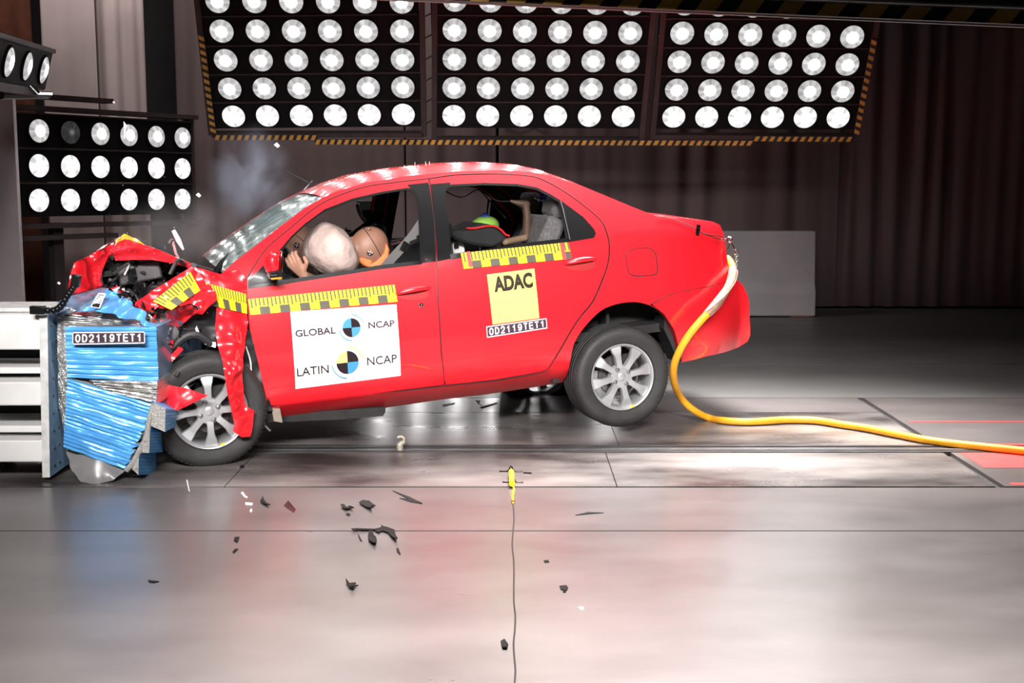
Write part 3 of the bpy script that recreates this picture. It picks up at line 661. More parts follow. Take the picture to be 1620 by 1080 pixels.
hpoly('plastic_cover', [(104, 700, YN+.05), (200, 735, YN+.03), (197, 745, YN), (178, 760, YN-.04), (150, 766, YN-.06), (128, 762, YN-.05), (114, 745, YN-.02), (106, 720, YN+.02)], 'clear_plastic', seed=9, amp=.004)
def qdecal(px, Y, o, lift=.002):
    q = [tuple(Q(x, y, Y)-o) for x, y in px]
    return Decal(lambda a, b, l: tuple(Vector(bil(q, a, b))+Vector((0, -lift*l, 0))))
def idplate(d):
    d.rect(0, 0, 1, 1, 'sign_purple', 1, nx=12, ny=2); d.frame(.012, .09, 'sign_white', 2); d.strokes('OD2119TET1', .04, .17, .96, .83, 'sign_white', .115, 5.8, 3); return d
idplate(qdecal([(115, 545), (230, 543), (229.5, 524), (115, 525)], YN-.02, h0)).obj('test_number_label', HC)
d = qdecal([(143, 485), (158, 488), (168, 464), (156, 464)], YN-.03, h0); d.mp = (lambda q: (lambda a, b, l: tuple(Vector(bil(q, a, b))+Vector((0, -.002*l, 0)))))([tuple(Q(x, y, Y)-h0) for x, y, Y in ((143, 485, YN-.03), (158, 488, YN-.03), (168, 464, YN+.12), (156, 463, YN+.12))])
d.rect(0, 0, 1, 1, 'sign_white', 1); d.rect(.12, .05, .88, .3, 'ink', 2)
for i in range(5): d.rect(.15, .36+i*.12, .85, .41+i*.12, 'ink', 2)
d.obj('folded_label', HC)
# gooseneck camera arm
gp = spline([Q(65, 490, YN-.04), Q(85, 491, YN-.06), (Q(97, 484, YN-.06)), Q(105, 470, YN-.06), Q(113, 459, YN-.06), Q(119, 450, YN-.06)], 7)
g0_ = gp[0]; GN = empty('gooseneck_arm', g0_, 'black flexible segmented arm clamped on top corner of the white steel structure', 'flexible arm')
MB().box(Vector((-.015, 0, 0)), (.07, .04, .04), 'black_trim').obj('clamp', GN, bev=.004)
mb = MB().tube([p-g0_ for p in gp], .009, 'black_trim', 8)
for i, p in enumerate(gp[4:-1]):
    if i % 3 == 0: mb.sphere(p-g0_, (.0175, .0175, .0175), 'black_trim', 2)
mb.obj('segmented_neck', GN)
MB().box(Q(120, 444, YN-.06)-g0_, (.04, .035, .06), 'black_trim', Matrix.Rotation(.2, 3, 'Y')).obj('head', GN, bev=.004)
# ---------------------------------------------------------------- the car
MR = Matrix((AU, AV, AW)).transposed().to_4x4(); MR.translation = OC
CAR = empty('car', (0, 0, 0), 'red four-door sedan crashed nose first into the blue honeycomb barrier, rear lifted', 'car'); CAR.matrix_world = MR
def cp(name, mb, par=CAR, **k): return mb.obj(name, par, **k)
ROOFE = [(510, 313), (530, 303), (580, 289), (640, 279), (678, 275.5), (723, 271), (786, 269), (838, 271.5), (870, 277), (912, 291), (954, 308), (1000, 327), (1040, 343)]
SHIELD = [(352, 431), (372, 413), (410, 384), (450, 353), (485, 327), (510, 313)]
DGAPT = [(390, 441), (419, 395.5), (458, 361), (500, 327), (535.5, 309), (580, 294.5), (624.5, 288), (678, 282), (723, 276), (786, 274.6), (838, 278), (859, 284), (891, 301), (922, 323), (950, 347), (960, 366), (965, 391), (962, 418), (954, 442), (938, 478), (912, 511), (873, 576), (855, 589), (783, 602), (705, 610), (426, 643)]
ARCH = [(1078, 572), (1074, 549), (1067, 521.6), (1051, 496), (1028, 482), (997, 477), (958, 486.6), (930.5, 510), (909, 541), (902, 572)]
def sm(p, n=4): return [(q.x, q.y) for q in spline([(x, y, 0) for x, y in p], n)]
ARCH = sm(ARCH); DGAPT = sm(DGAPT[:-2], 3)+DGAPT[-2:]
body = [(1129, 351), (1139, 356), (1145, 370), (1148, 390), (1151, 415), (1156, 436), (1158, 441), (1133, 450.5), (1090, 458), (1058, 466), (1032, 480)]+[p for p in ARCH if p[0] < 1029.5]+[(900, 582), (889, 605), (847, 611.5), (769.6, 623), (700, 631), (536.5, 655), (444, 662), (428, 655)]
body = SHIELD+ROOFE[1:]+[(1085, 346)]+body+list(reversed(DGAPT))+[(376, 425)]
for far in (False, True):
    b = panel('body_side', body, CAR, far=far, st=.055)
    if far: continue
# fuel door: raised plate with dark outline
fd = soften([(990.5, 395), (1036, 390), (1041, 430), (1037, 435), (997, 437.5), (991, 420)], .22, 2)
gap = panel('fuel_door', fd, CAR, 'seam', off=-.0015, st=.05, solid=0)
panel('fuel_cover', [(1015+(x-1015)*.965, 413+(y-413)*.965) for x, y in fd], gap, 'paint', off=-.004, st=.05, solid=.002)
cl = SPs(fd+[fd[0]]); MB().tube([(u, Vs(u, w)-.002, w) for u, w in cl], .0025, 'black_plastic', 6, cap=False).obj('lid_seam', gap)
cp('panel_seam', MB().tube([(u, Vs(u, w)+.0005, w) for u, w in SPs([(1030, 480.5), (1058, 467), (1090, 459), (1133, 451)])], .0025, 'black_plastic', 6))
# bumper
bump = [(1158, 441), (1133, 451.5), (1090, 459), (1058, 467), (1032, 481), (1051, 497), (1067, 522), (1074, 549), (1079, 573), (1120, 563), (1168, 549.5), (1183, 540), (1187, 530), (1186, 505), (1184, 470), (1176, 452), (1169, 445)]
BP = panel('rear_bumper', bump, CAR, off=0, st=.045); panel('bumper_side', bump, BP, far=True, st=.06)
DOORL = None
fdoor = [(391, 442), (419.5, 396.5), (458.5, 362), (500.5, 328), (536, 310), (580, 295.7), (624.5, 289.2), (677, 283.2), (679.5, 291), (686, 345), (689.5, 414), (692, 477), (697, 557), (702.5, 608), (690, 610), (432, 641.5), (426, 640), (422, 634), (404, 555), (394.5, 519), (391, 470)]
fdoor = sm(fdoor[:8], 4)+fdoor[8:]
fwin = [(394, 454), (393, 444), (446, 391.5), (460, 375.5), (482, 355.5), (513, 333), (558, 315.5), (602, 305.5), (642, 298.5), (651, 299.5), (657, 305), (661, 316), (664, 345), (666, 414), (602, 421), (558, 428.5), (480, 440), (440, 447)]
rdoor = [(679.5, 283), (723, 277.2), (786, 275.8), (838, 279.2), (858, 285.2), (890, 302), (921, 324), (949, 348), (958.5, 367), (963.5, 391), (960.5, 418), (952.5, 441), (936.5, 477), (910.5, 510), (871.5, 574.5), (853.5, 587), (783, 600.5), (706, 608.5), (703.5, 603), (699, 557), (694, 477), (691, 414), (688, 345), (681.5, 291)]
rdoor = [rdoor[0]]+sm(rdoor[1:-8][:-1], 3)+rdoor[-9:] if False else rdoor[:2]+sm(rdoor[1:17], 3)[1:]+rdoor[17:]
rwin = [(703, 304), (707, 296), (714, 293.5), (765, 291), (817, 292.5), (849, 298), (870, 309), (888, 320), (922, 345), (938, 363), (941, 369), (938, 374), (901, 379.5), (838, 386), (712, 407), (707, 345)]
FD = {}; RD = {}
for far in (False, True):
    FD[far] = panel('front_door', fdoor, CAR, holes=[fwin], off=-.001, far=far)
    RD[far] = panel('rear_door', rdoor, CAR, holes=[rwin], off=-.001, far=far)
    # black window surrounds, B pillar and quarter pane
    panel('pillar_trim', [(645, 292), (677.5, 288.5), (679.5, 293), (686, 345), (689.5, 413.5), (667.5, 416), (665.5, 345), (661.5, 314), (656, 302), (650, 298)], FD[far], 'black_trim', off=-.004, st=.05, solid=.003, far=far)
    panel('pillar_trim', [(681.8, 291), (713, 288.5), (712, 294), (704, 300), (708, 345), (713, 409), (691.5, 413.5), (688, 345)], RD[far], 'black_trim', off=-.004, st=.05, solid=.003, far=far)
    panel('window_trim', [(392, 456.5), (392, 443), (447, 390), (460, 374), (482, 353.7), (513, 331), (558, 313.5), (602, 303.5), (643, 297), (652, 298), (658, 304), (662.5, 316), (666, 345), (667.5, 418), (602, 425.5), (558, 432.5), (480, 444.5), (440, 451)], FD[far], 'black_trim', holes=[[(446.5, 443), (446.5, 396), (461, 377), (483, 357), (513.5, 334.7), (558, 317.3), (602, 307.2), (641, 300.5), (649.5, 301.5), (655, 306), (659, 316), (662, 345), (664.5, 412), (602, 419), (558, 426.5), (480, 438)]], off=-.003, st=.05, solid=.004, far=far)
    panel('window_trim', [(702, 304), (706, 294.5), (714, 291.5), (765, 289), (817, 290.5), (849.5, 296), (871, 307), (889, 318), (923, 343), (940, 362), (943, 369), (940, 376), (901, 382.5), (838, 389), (711.5, 411), (706, 345)], RD[far], 'black_trim', holes=[[(704.5, 304), (708, 298), (715, 295.3), (765, 292.8), (817, 294.3), (848.5, 299.7), (869, 310.7), (884, 320), (898, 376.5), (838, 383), (713.5, 403), (709, 345)]], off=-.003, st=.05, solid=.004, far=far)
    panel('door_glass', [(704.5, 304), (708, 298), (715, 295.3), (765, 292.8), (817, 294.3), (848.5, 299.7), (869, 310.7), (884, 320), (898, 376.5), (838, 383), (713.5, 403), (709, 345)], RD[far], 'window_glass', off=.006, st=.08, solid=0, far=far)
    if far: panel('door_glass', [(446.5, 443), (446.5, 396), (461, 377), (483, 357), (513.5, 334.7), (558, 317.3), (602, 307.2), (641, 300.5), (649.5, 301.5), (655, 306), (659, 316), (662, 345), (664.5, 412), (602, 419), (558, 426.5), (480, 438)], FD[far], 'window_glass', off=.006, st=.08, solid=0, far=far)
uw = SPs([(886, 318), (890, 330), (901, 379)])
cp('glass_run', MB().tube([(u, Vs(u, w)-.005, w) for u, w in uw], .004, 'steel', 6), RD[False])
GP = [(u, Vs(u, w)+.001, w) for u, w in SPs(DGAPT)]
cp('door_gap_line', MB().tube(GP, .0029, 'black_plastic', 6), CAR)  # black tube stands in for the shade inside the door gaps
cp('door_gap_line', MB().tube([(u, Vs(u, w)+.001, w) for u, w in SPs([(678, 282), (680, 291), (687, 345), (690, 414), (693, 477), (698, 557), (703.5, 609)])], .0026, 'black_plastic', 6), CAR)
for far in (False, True):
    panel('door_lining', fdoor, FD[far], 'interior', holes=[fwin], off=.03, far=far, solid=.002); panel('door_lining', rdoor, RD[far], 'interior', holes=[rwin], off=.03, far=far, solid=.002)
    panel('side_lining', body, CAR, 'interior', off=.035, far=far, solid=.002)
# front sail: grey-black glossy triangle
panel('mirror_sail', [(393, 452), (393, 445), (420, 418), (446, 392.5), (447, 443), (430, 446)], FD[False], 'black_trim', off=-.006, st=.05, solid=.003)
# handles, lock
def handle(px, par):
    (x0, y0), (x1, y1) = px; pts = []
    for k in range(11):
        t = k/10; u, w = SP(x0+(x1-x0)*t, y0+(y1-y0)*t-2.5*math.sin(math.pi*t)); pts.append((u, Vs(u, w)-.004-.026*math.sin(math.pi*t)**.5, w))
    r = [.009+.006*math.sin(math.pi*k/10) for k in range(11)]
    h = cp('door_handle', MB().tube(spline(pts, 3), [.009+.006*math.sin(math.pi*k/30) for k in range(31)], 'paint', 10), par)
    c = SPs([((x0+x1)/2+12*math.cos(a)*2.1, (y0+y1)/2+6+9*math.sin(a)) for a in [2*math.pi*k/20 for k in range(20)]])
    V, F = tess(c, (), .02); cx = sum(p[0] for p in c)/20; cz = sum(p[1] for p in c)/20
    cp('handle_recess', MB().add([(u, Vs(u, w)-.0015, w) for u, w in V], F, 'paint_in'), par)
handle(((627, 464), (679, 455)), FD[False]); handle(((893, 417), (942, 409)), RD[False])
u, w = SP(666, 482); cp('door_lock', MB().lathe([(.013, -.001), (.012, .006), (.007, .007), (.0001, .005)], (u, Vs(u, w), w), (0, -1, 0), 'chrome', 20), FD[False])
# roof
b_ = [.02, .03, .045, .05, .052, .054, .054, .052, .05, .045, .04, .035, .03]
RF = loft('roof', ROOFE[:9], CAR, 'paint', b_[:9], (0, 1), pw=2.6, solid=.01)
loft('headliner', ROOFE[:9], RF, 'interior', [x-.02 for x in b_[:9]], (0, 1), off=-.03, pw=2.6)
loft('rear_window', ROOFE[8:], CAR, 'dark_glass', b_[8:], (.25, .97), pw=2.6, t0=.09, t1=.91)
mb = MB(); loft(None, ROOFE[8:], None, 'paint', b_[8:], (.25, .97), pw=2.6, t0=0, t1=.09, n=4, mb=mb); loft(None, ROOFE[8:], None, 'paint', b_[8:], (.25, .97), pw=2.6, t0=.91, t1=1, n=4, mb=mb); mb.obj('c_pillar_top', CAR, solid=.01)
bpy.data.objects['c_pillar_top'].name = 'pillar_cover'
WS = loft('windshield', SHIELD, CAR, 'cracked_glass', [.02, .04, .05, .05, .045, .02], (-.45, .55), pw=2.2, inset=.02, t0=.0, t1=1, n=30, solid=.005)
loft('boot_lid', [(1040, 343), (1085, 346.5), (1129, 351)], CAR, 'paint', [.03, .025, .015], (0, 1), pw=3)
rear = [(1129, 351), (1139, 356), (1145, 370), (1148, 390), (1151, 415), (1156, 436), (1158, 441)]
loft('boot_face', rear, CAR, 'paint', [.015, .03, .05, .06, .06, .06, .06], [(.2, 1), (.8, .4)]+[(1, 0)]*5, pw=2.5)
bre = [(1158, 441), (1169, 445), (1176, 452), (1184, 470), (1186, 505), (1187, 530), (1183, 540), (1168, 549.5)]
loft('bumper_face', bre, BP, 'paint', .09, (1, 0), pw=2.4)
tl = SPs([(1143, 372), (1146, 395), (1149, 415)]); 
for s in (0, 1):
    vs = []; 
    for u, w in tl:
        for k in range(5):
            v = Vs(u, w)+.03+.22*k/4; t = (v-Vs(u, w))/(WD-2*Vs(u, w)); vs.append((u+.004+.06*(1-abs(2*t-1)**2.5), v if s == 0 else WD-v, w))
    cp('tail_lamp', MB().add(vs, [(i*5+k, i*5+k+1, i*5+k+6, i*5+k+5) for i in range(2) for k in range(4)], 'red_piping'), solid=.01)
# floor pan, sills inside, wheel tubs, bulkhead
def q3(x, y, v): return L3(x, y, v)
fl0 = SP(444, 655, .1); fl1 = SP(889, 600, .1)
mb = MB().cbox((-2.02, .22, .03), (-.36, WD-.22, .08), 'dark_under').cbox((-.40, .14, .22), (.70, WD-.14, .27), 'dark_under').cbox((-.40, .14, .0), (-.36, WD-.14, .27), 'dark_under').cbox((.40, .3, .05), (.68, WD-.3, .27), 'dark_under')
cp('floor_pan', mb, smooth=False)
cp('bulkhead', MB().cbox((-2.06, .08, 0), (-2.02, WD-.08, .80), 'dark_under').cbox((-2.36, .3, .15), (-2.02, WD-.15, .30), 'dark_under'), smooth=False)
cp('exhaust', MB().tube([(-1.6, 1.1, -.03), (-.5, 1.1, -.02), (.1, 1.2, .12), (.5, 1.3, .06)], .03, 'steel_dark', 10))
cp('under_tray', MB().prism([q3(x, y, .16) for x, y in ((425, 655), (610, 644), (610, 651), (606, 658), (545, 663), (500, 665), (460, 667), (433, 666))], (0, .5, 0), 'dark_under'), smooth=False)
sl = SPs([(440, 661), (536.5, 654.5), (700, 630.5), (769.6, 622.5), (847, 611), (888, 604)])
cp('sill_flange', MB().add([(u, Vs(u, w)+dv, w+dw) for dv, dw in ((.0, .004), (.03, -.010), (.10, .02)) for u, w in sl], [(k*6+i, k*6+i+1, k*6+i+7, k*6+i+6) for k in range(2) for i in range(5)], 'paint'), solid=.004)
a = SPs([(429, 645), (442, 645), (442, 661), (429, 660)], .01)
mat('primer', (.3, .25, .2), .5, var=.3)
cp('sill_end', MB().prism([(u, .05, w) for u, w in a], (0, .05, 0), 'primer'), smooth=False)
# wheel tub rear
ar = SPs(ARCH, .0); cu = .0
def tub(cx, cw, R, v0, v1, name, a0=-6, a1=186):
    vs = []; n = 24
    for v in (v0, v1):
        for k in range(n+1): t = math.radians(a0+(a1-a0)*k/n); vs.append((cx+R*math.cos(t), v, cw+R*math.sin(t)))
    fs = [(i, i+1, i+n+2, i+n+1) for i in range(n)]+[tuple(range(n+1, 2*n+2))]
    return cp(name, MB().add(vs, fs, 'dark_under'), solid=.004)
tub(.035, .10, .355, .075, .34, 'wheel_tub'); 
vs = [(u, Vs(u, w)+d, w) for d in (.004, .06) for u, w in ar]; n = len(ar)
cp('arch_flange', MB().add(vs, [(i, i+1, i+1+n, i+n) for i in range(n-1)], 'paint_in'), solid=.003)
MBt = MB(); 
tub(.035, .10, .355, WD-.34, WD-.075, 'wheel_tub')
cp('arch_liner', MB().prism([L3(x, y, .07) for x, y in ((1052, 500), (1066, 520), (1078, 570), (1072, 572), (1062, 545), (1050, 520))], (0, .15, 0), 'black_plastic'), smooth=False)
# wheels
def wheel(cu, cv, cw, R, steer=0, camber=0, rot=0, near=True):
    """cv = v of the outer face; outer face looks towards -v"""
    base = Matrix.Translation((cu, cv, cw)) @ Matrix.Rotation(math.radians(steer), 4, 'Z') @ Matrix.Rotation(math.radians(camber), 4, 'X')
    if not near: base = base @ Matrix.Rotation(math.pi, 4, 'Z')
    rr = R*.655; ax = (0, 1, 0)
    mb = MB().lathe([(rr*.925, .002), (rr*.96, -.010), (rr*1.0, -.012), (rr*1.01, .0), (rr*.97, .012), (rr*.93, .05), (rr*.90, .15), (rr*.97, .17), (rr*1.0, .175), (rr*.99, .185), (rr*.88, .16), (rr*.885, .05), (rr*.90, .012)], (0, 0, 0), ax, 'alloy', 64, close=True)
    for k in range(8):
        a = math.radians(rot+k*45); e = Vector((math.cos(a), 0, math.sin(a))); g = Vector((-math.sin(a), 0, math.cos(a)))
        r0 = rr*.17; r1 = rr*.93; sec = []
        for r, w_, y in ((r0, .024, .010), (r0+.045, .0185, .002), (r0+.09, .020, -.002), (r1-.03, .030, .002), (r1, .038, .010)):
            sec.append([e*r+g*w_+Vector((0, y+.004, 0)), e*r+g*w_*.82+Vector((0, y-.004, 0)), e*r-g*w_*.82+Vector((0, y-.004, 0)), e*r-g*w_+Vector((0, y+.004, 0)), e*r-g*w_*.8+Vector((0, y+.04, 0)), e*r+g*w_*.8+Vector((0, y+.04, 0))])
        vs = [p for s_ in sec for p in s_]; fs = [(i*6+j, i*6+(j+1) % 6, (i+1)*6+(j+1) % 6, (i+1)*6+j) for i in range(4) for j in range(6)]
        mb.add(vs, fs, 'alloy')
    mb.lathe([(.0001, .004), (.02, .002), (.045, .0), (.066, .004), (.07, .015), (.07, .05), (.0001, .05)], (0, 0, 0), ax, 'alloy', 40)
    W_ = mb.obj('wheel', CAR, sang=50); W_.matrix_local = base
    t = MB(); prof = [(rr*.98, -.004), (rr*1.05, -.018), (R*.80, -.028), (R*.88, -.030), (R*.93, -.024), (R*.965, -.012), (R*.99, .004)]
    y = .012
    for k in range(5):
        prof += [(R, y), (R, y+.024), (R-.008, y+.026), (R-.008, y+.031)]; y += .033
    prof += [(R, y), (R*.99, y+.008), (R*.93, y+.024), (R*.80, y+.026), (rr*1.0, .19), (rr*.95, .17), (rr*.93, .02)]
    t.lathe(prof, (0, 0, 0), ax, 'rubber', 72, close=True)
    for k in range(72):
        a = 2*math.pi*k/72; e = Vector((math.cos(a), 0, math.sin(a))); t.box(e*R*.962+Vector((0, -.008, 0)), (.010, .016, .003), 'rubber', Matrix.Rotation(-a, 3, 'Y'))
    t.obj('tyre', W_, sang=28)
    MB().lathe([(.0001, -.004), (.017, -.004), (.024, -.001), (.027, .005)], (0, 0, 0), ax, 'alloy', 24).obj('centre_cap', W_)
    lg = MB().lathe([(.015, .006), (.0135, -.001), (.011, -.006), (.0001, -.008)], (0, 0, 0), ax, 'steel', 12).obj('lug_nut', W_)
    for k in range(4):
        a = math.radians(rot+22+k*90); p = (math.cos(a)*.05, 0, math.sin(a)*.05)
        if k: c = lg.copy(); COL.objects.link(c); c.parent = W_; c.location = p
        else: lg.location = p
    MB().lathe([(.0001, .07), (.06, .065), (.12, .066), (.125, .075), (.12, .08), (.0001, .09)], (0, 0, 0), ax, 'steel_dark', 40).box((.07, .07, .07), (.07, .03, .1), 'dark_under').obj('brake_disc', W_)
    for a_ in (-75,):
        a = math.radians(a_); MB().box((math.cos(a)*rr*.95, -.0125, math.sin(a)*rr*.95), (.022, .002, .012), 'yellow_sticker', Matrix.Rotation(-a-math.pi/2, 3, 'Y')).obj('paint_mark', W_)
    return W_
wr = L3(984, 596, .02)
wheel(wr.x, .02, wr.z, .297, rot=8)
wheel(wr.x, WD-.02, wr.z-.16, .302, rot=30, near=False)
wf = L3(331, 648, -.055)
wheel(wf.x, -.055, wf.z-.008, .302, steer=3, rot=-2)
wheel(wf.x-.1, WD-.03, wf.z+.02, .30, rot=10, near=False)
cp('suspension', MB().tube([(.04, .2, .02), (.04, WD-.2, -.1)], .035, 'steel_dark', 8).tube([(-.35, .35, .1), (.04, .25, .03)], .03, 'steel_dark', 8).tube([wf+Vector((0, .15, 0)), Vector((wf.x, WD-.2, wf.z))], .03, 'steel_dark', 8))
# mirror
mr = L3(432, 432, -.12)
MI = cp('door_mirror', MB().box(L3(430, 416, -.09), (.07, .15, .112), 'paint', Matrix.Rotation(.12, 3, 'Y')), FD[False], bev=.03)
c = L3(434, 432, -.09); cp('mirror_lower', MB().box(c, (.066, .145, .036), 'black_trim').box(c+Vector((-.0, -.01, -.022)), (.055, .12, .012), 'amber').box(c+Vector((-.012, -.074, .003)), (.034, .008, .018), 'chrome').box(c+Vector((.01, .10, -.01)), (.05, .1, .03), 'black_trim'), FD[False], smooth=False, bev=.006)
c = L3(443, 416, -.09); cp('mirror_glass', MB().box(c, (.012, .135, .125), 'mirror_glass', Matrix.Rotation(.12, 3, 'Y')), FD[False], bev=.005)
# antenna with base
ab = L3(492, 291, .75); an = L3(449, 269, .75)
cp('antenna', MB().tube([ab, an], [.004, .0018], 'black_trim', 6).prism([ab+Vector(p) for p in ((-.045, -.02, -.03), (.03, -.02, -.01), (.03, -.02, .012), (.012, -.02, .02))], (0, .04, 0), 'black_trim'), RF, smooth=False)
# stickers on the doors
ruler([(396, 498), (629, 477), (624, 450), (392, 473)], 15).obj('ruler_sticker', FD[False])
ruler([(733, 425), (904, 409), (898, 383), (728, 400)], 12, base=.007).obj('ruler_sticker', RD[False])
for q in ([(734.5, 425), (744, 424), (740, 396), (731, 397)][:0] or [(741, 422), (747, 421.5), (742, 397), (736, 398)], [(889, 411), (895, 410.5), (890, 383.5), (884, 384)]):
    side_decal(q, base=.013).rect(0, 0, 1, 1, 'red_line', 1).obj('red_tape', RD[False])
d = side_decal([(467.5, 615), (634, 594), (627, 481), (459, 493)], lift=.0025)
d.rect(0, 0, 1, 1, 'sticker_white', 1, nx=16, ny=12)
d.text('GLOBAL', .03, .675, .405, .765, 'sign_purple', .02, 3); d.text('NCAP', .715, .70, .965, .79, 'sign_purple', .02, 3)
d.pie(.555, .735, .085, .125, 0, 90, 'ink', 3); d.pie(.555, .735, .085, .125, 180, 270, 'ink', 3); d.pie(.555, .735, .085, .125, 90, 180, 'logo_blue', 3); d.pie(.555, .735, .085, .125, 270, 360, 'logo_blue', 3)
d.pie(.555, .735, .122, .178, 15, 85, 'logo_blue', 3, inner=.93); d.pie(.555, .735, .122, .178, 185, 270, 'logo_blue', 3, inner=.93)
d.text('LATIN', .02, .165, .315, .275, 'ink', .004, 3); d.text('NCAP', .68, .20, .965, .315, 'ink', .004, 3)
ca, cb = .495, .275
d.pie(ca, cb, .105, .155, 0, 90, 'ink', 3); d.pie(ca, cb, .105, .155, 180, 270, 'ink', 3); d.pie(ca, cb, .105, .155, 90, 180, 'logo_lime', 3); d.pie(ca, cb, .105, .155, 270, 360, 'logo_blue', 3)
d.pie(ca, cb, .15, .22, 185, 265, 'logo_blue', 3, inner=.94); d.pie(ca, cb, .15, .22, 10, 85, 'logo_lime', 3, inner=.9); d.pie(ca, cb, .15, .22, 95, 175, 'logo_pale', 3, inner=.93); d.pie(ca, cb, .15, .22, 280, 355, 'logo_pale', 3, inner=.93)
d.obj('poster', FD[False])
d = side_decal([(779, 513), (853, 503), (845, 424.5), (770, 434)], base=.002); d.rect(0, 0, 1, 1, 'pale_yellow', 1, nx=8, ny=8); d.text('ADAC', .11, .63, .93, .94, 'brown_ink', .05, 4); d.obj('yellow_sticker', RD[False])
d = side_decal([(770, 534), (865.5, 519), (864, 503), (769, 516)], base=.002); idplate(d).obj('test_number_label', RD[False])
bpy.data.objects['yellow_sticker'].name = 'square_sticker'
# ---- front end: bent fender, bonnet, engine bay
fen = [(350, 434, .06), (362, 422, .08), (375, 411, .10), (390, 440, .06), (390.5, 470, .03), (391, 497, .0), (380, 494, -.02), (350, 488, -.03), (338, 480, -.03), (325, 462, -.05), (312, 436, -.02), (303, 422, .03), (318, 424, .05)]
F1 = crumple('front_fender', fen, CAR, seed=1, amp=.006)
crumple('fender_flap', [(303, 421, .0), (318, 436, -.04), (333, 460, -.08), (322, 470, -.08), (300, 478, -.10), (270, 492, -.12), (262, 488, -.10), (240, 486, -.08), (232, 492, -.06), (220, 487, -.04), (214, 478, -.02), (246, 456, -.02), (280, 436, -.01)], F1, seed=2, amp=.006)
crumple('fender_fold', [(330, 448, -.12), (341, 462, -.14), (343, 474, -.12), (330, 485, -.10), (320, 497, -.12), (305, 495, -.12), (318, 487, -.16), (300, 480, -.14), (285, 484, -.15), (275, 478, -.10), (300, 472, -.13), (312, 463, -.15)], F1, seed=3, amp=.014)
crumple('fender_fold', [(262, 496, .0), (280, 486, -.08), (300, 482, -.1), (315, 492, -.06), (300, 503, .0), (278, 520, .04), (266, 512, .06)], F1, 'paint', seed=4, amp=.015)
leg = [(343, 484, -.04), (352, 488, -.06), (391, 497, -.02), (392, 510, -.04), (389, 530, -.06), (385, 560, -.1), (383, 595, -.13), (387, 635, -.14), (390, 642, -.13), (402, 649, -.12), (400, 672, -.12), (396, 690, -.12), (382, 691, -.13), (368, 681, -.15), (371, 672, -.16), (362, 630, -.2), (356, 600, -.2), (353, 575, -.17), (344, 545, -.12), (340, 515, -.09)]
crumple('fender_strip', leg, F1, extra=[(366, 535, -.13), (372, 585, -.19), (374, 640, -.19), (366, 560, -.15)], seed=6, amp=.016, frq=7)
crumple('red_splinter', [(253, 606, -.10), (290, 613, -.13), (329, 625, -.17), (300, 640, -.15), (281, 649, -.13), (262, 643, -.10), (254, 635, -.10)], F1, seed=7, amp=.004)
crumple('inner_fender', [(300, 495, .08), (345, 480, .02), (342, 545, .03), (300, 530, .1), (285, 520, .1)], F1, 'black_plastic', seed=8)
crumple('white_bracket', [(311, 515, -.02), (316, 528, -.03), (330, 540, -.03), (341, 541, -.04), (341, 550, -.04), (325, 545, -.03), (312, 532, -.02), (309, 520, -.02)], F1, 'sign_white', seed=9, amp=.003)
# ruler strips on the fender
def fquad(c4):
    q = [tuple(L3(*c)) for c in c4]
    return lambda a, b, l: tuple(Vector(bil(q, a, b))+Vector((0, -.0018*l-.003, 0)))
ruler(None, 6, mp=fquad([(338, 484, -.066), (391, 496, -.014), (390, 465, -.014), (325, 447, -.075)]), phase=1).obj('ruler_sticker', F1)
ruler(None, 5, mp=fquad([(271, 490, -.155), (317, 459, -.145), (301, 430, -.07), (242, 476, -.125)])).obj('ruler_sticker', F1)
# bonnet: folded sheet across the car
def sheet(name, rows, par, m, nseg=18, amp=.012, seed=0, solid=.006, mb=None):
    """rows: list of (near px,py,v, far px,py,v); far side given as its own projected point"""
    vs = []
    for i, (a, b) in enumerate(rows):
        A = L3(*a); B = L3(*b)
        for k in range(nseg+1):
            t = k/nseg; p = A.lerp(B, t); e = 1 if 0 < k else 0
            vs.append(p+Vector((0, 0, amp*noise.noise(Vector((p.x*5, p.y*4, seed)))*(1 if k else .3))))
    N = nseg+1; fs = [(i*N+k, i*N+k+1, (i+1)*N+k+1, (i+1)*N+k) for i in range(len(rows)-1) for k in range(nseg)]
    return MB().add(vs, fs, m).obj(name, par, solid=solid, sang=30)
# profile of the near edge (top line of the visible near face), far edge a bit lower-left
BN = sheet('bonnet', [((302, 419, .10), (292, 414, 1.45)), ((270, 407, .10), (262, 400, 1.45)), ((240, 396, .08), (232, 388, 1.45)), ((215, 387, .06), (212, 379, 1.45)), ((198, 383, .06), (196, 372, 1.4)), ((184, 386, .08), (170, 384, 1.4)), ((170, 402, .12), (150, 397, 1.35)), ((160, 428, .18), (132, 409, 1.3)), ((155, 450, .22), (112, 424, 1.3)), ((150, 458, .25), (106, 462, 1.3))], CAR, 'paint', amp=.008)
crumple('bonnet_edge', [(302, 417, .08), (270, 403, .08), (240, 391, .06), (214, 382, .05), (198, 378, .05), (186, 383, .06), (176, 396, .08), (183, 412, .12), (210, 411, .10), (242, 411, .09), (272, 416, .09), (300, 424, .09)], BN, seed=12, amp=.005)
crumple('bonnet_tip', [(197, 369.5, .3), (184, 379, .22), (182, 387, .14), (187, 391, .06), (198, 385, .05), (213, 383.5, .05), (228, 387, .08), (216, 377, .2)], BN, 'yellow_paint', seed=13, amp=.004)
crumple('bonnet_front', [(180, 383, .12), (150, 399, .35), (117, 416, .5), (112, 435, .5), (106, 466, .5), (125, 463, .45), (170, 453, .3), (160, 447, .22), (158, 430, .2), (166, 418, .16), (178, 398, .1)], BN, seed=14, amp=.004)
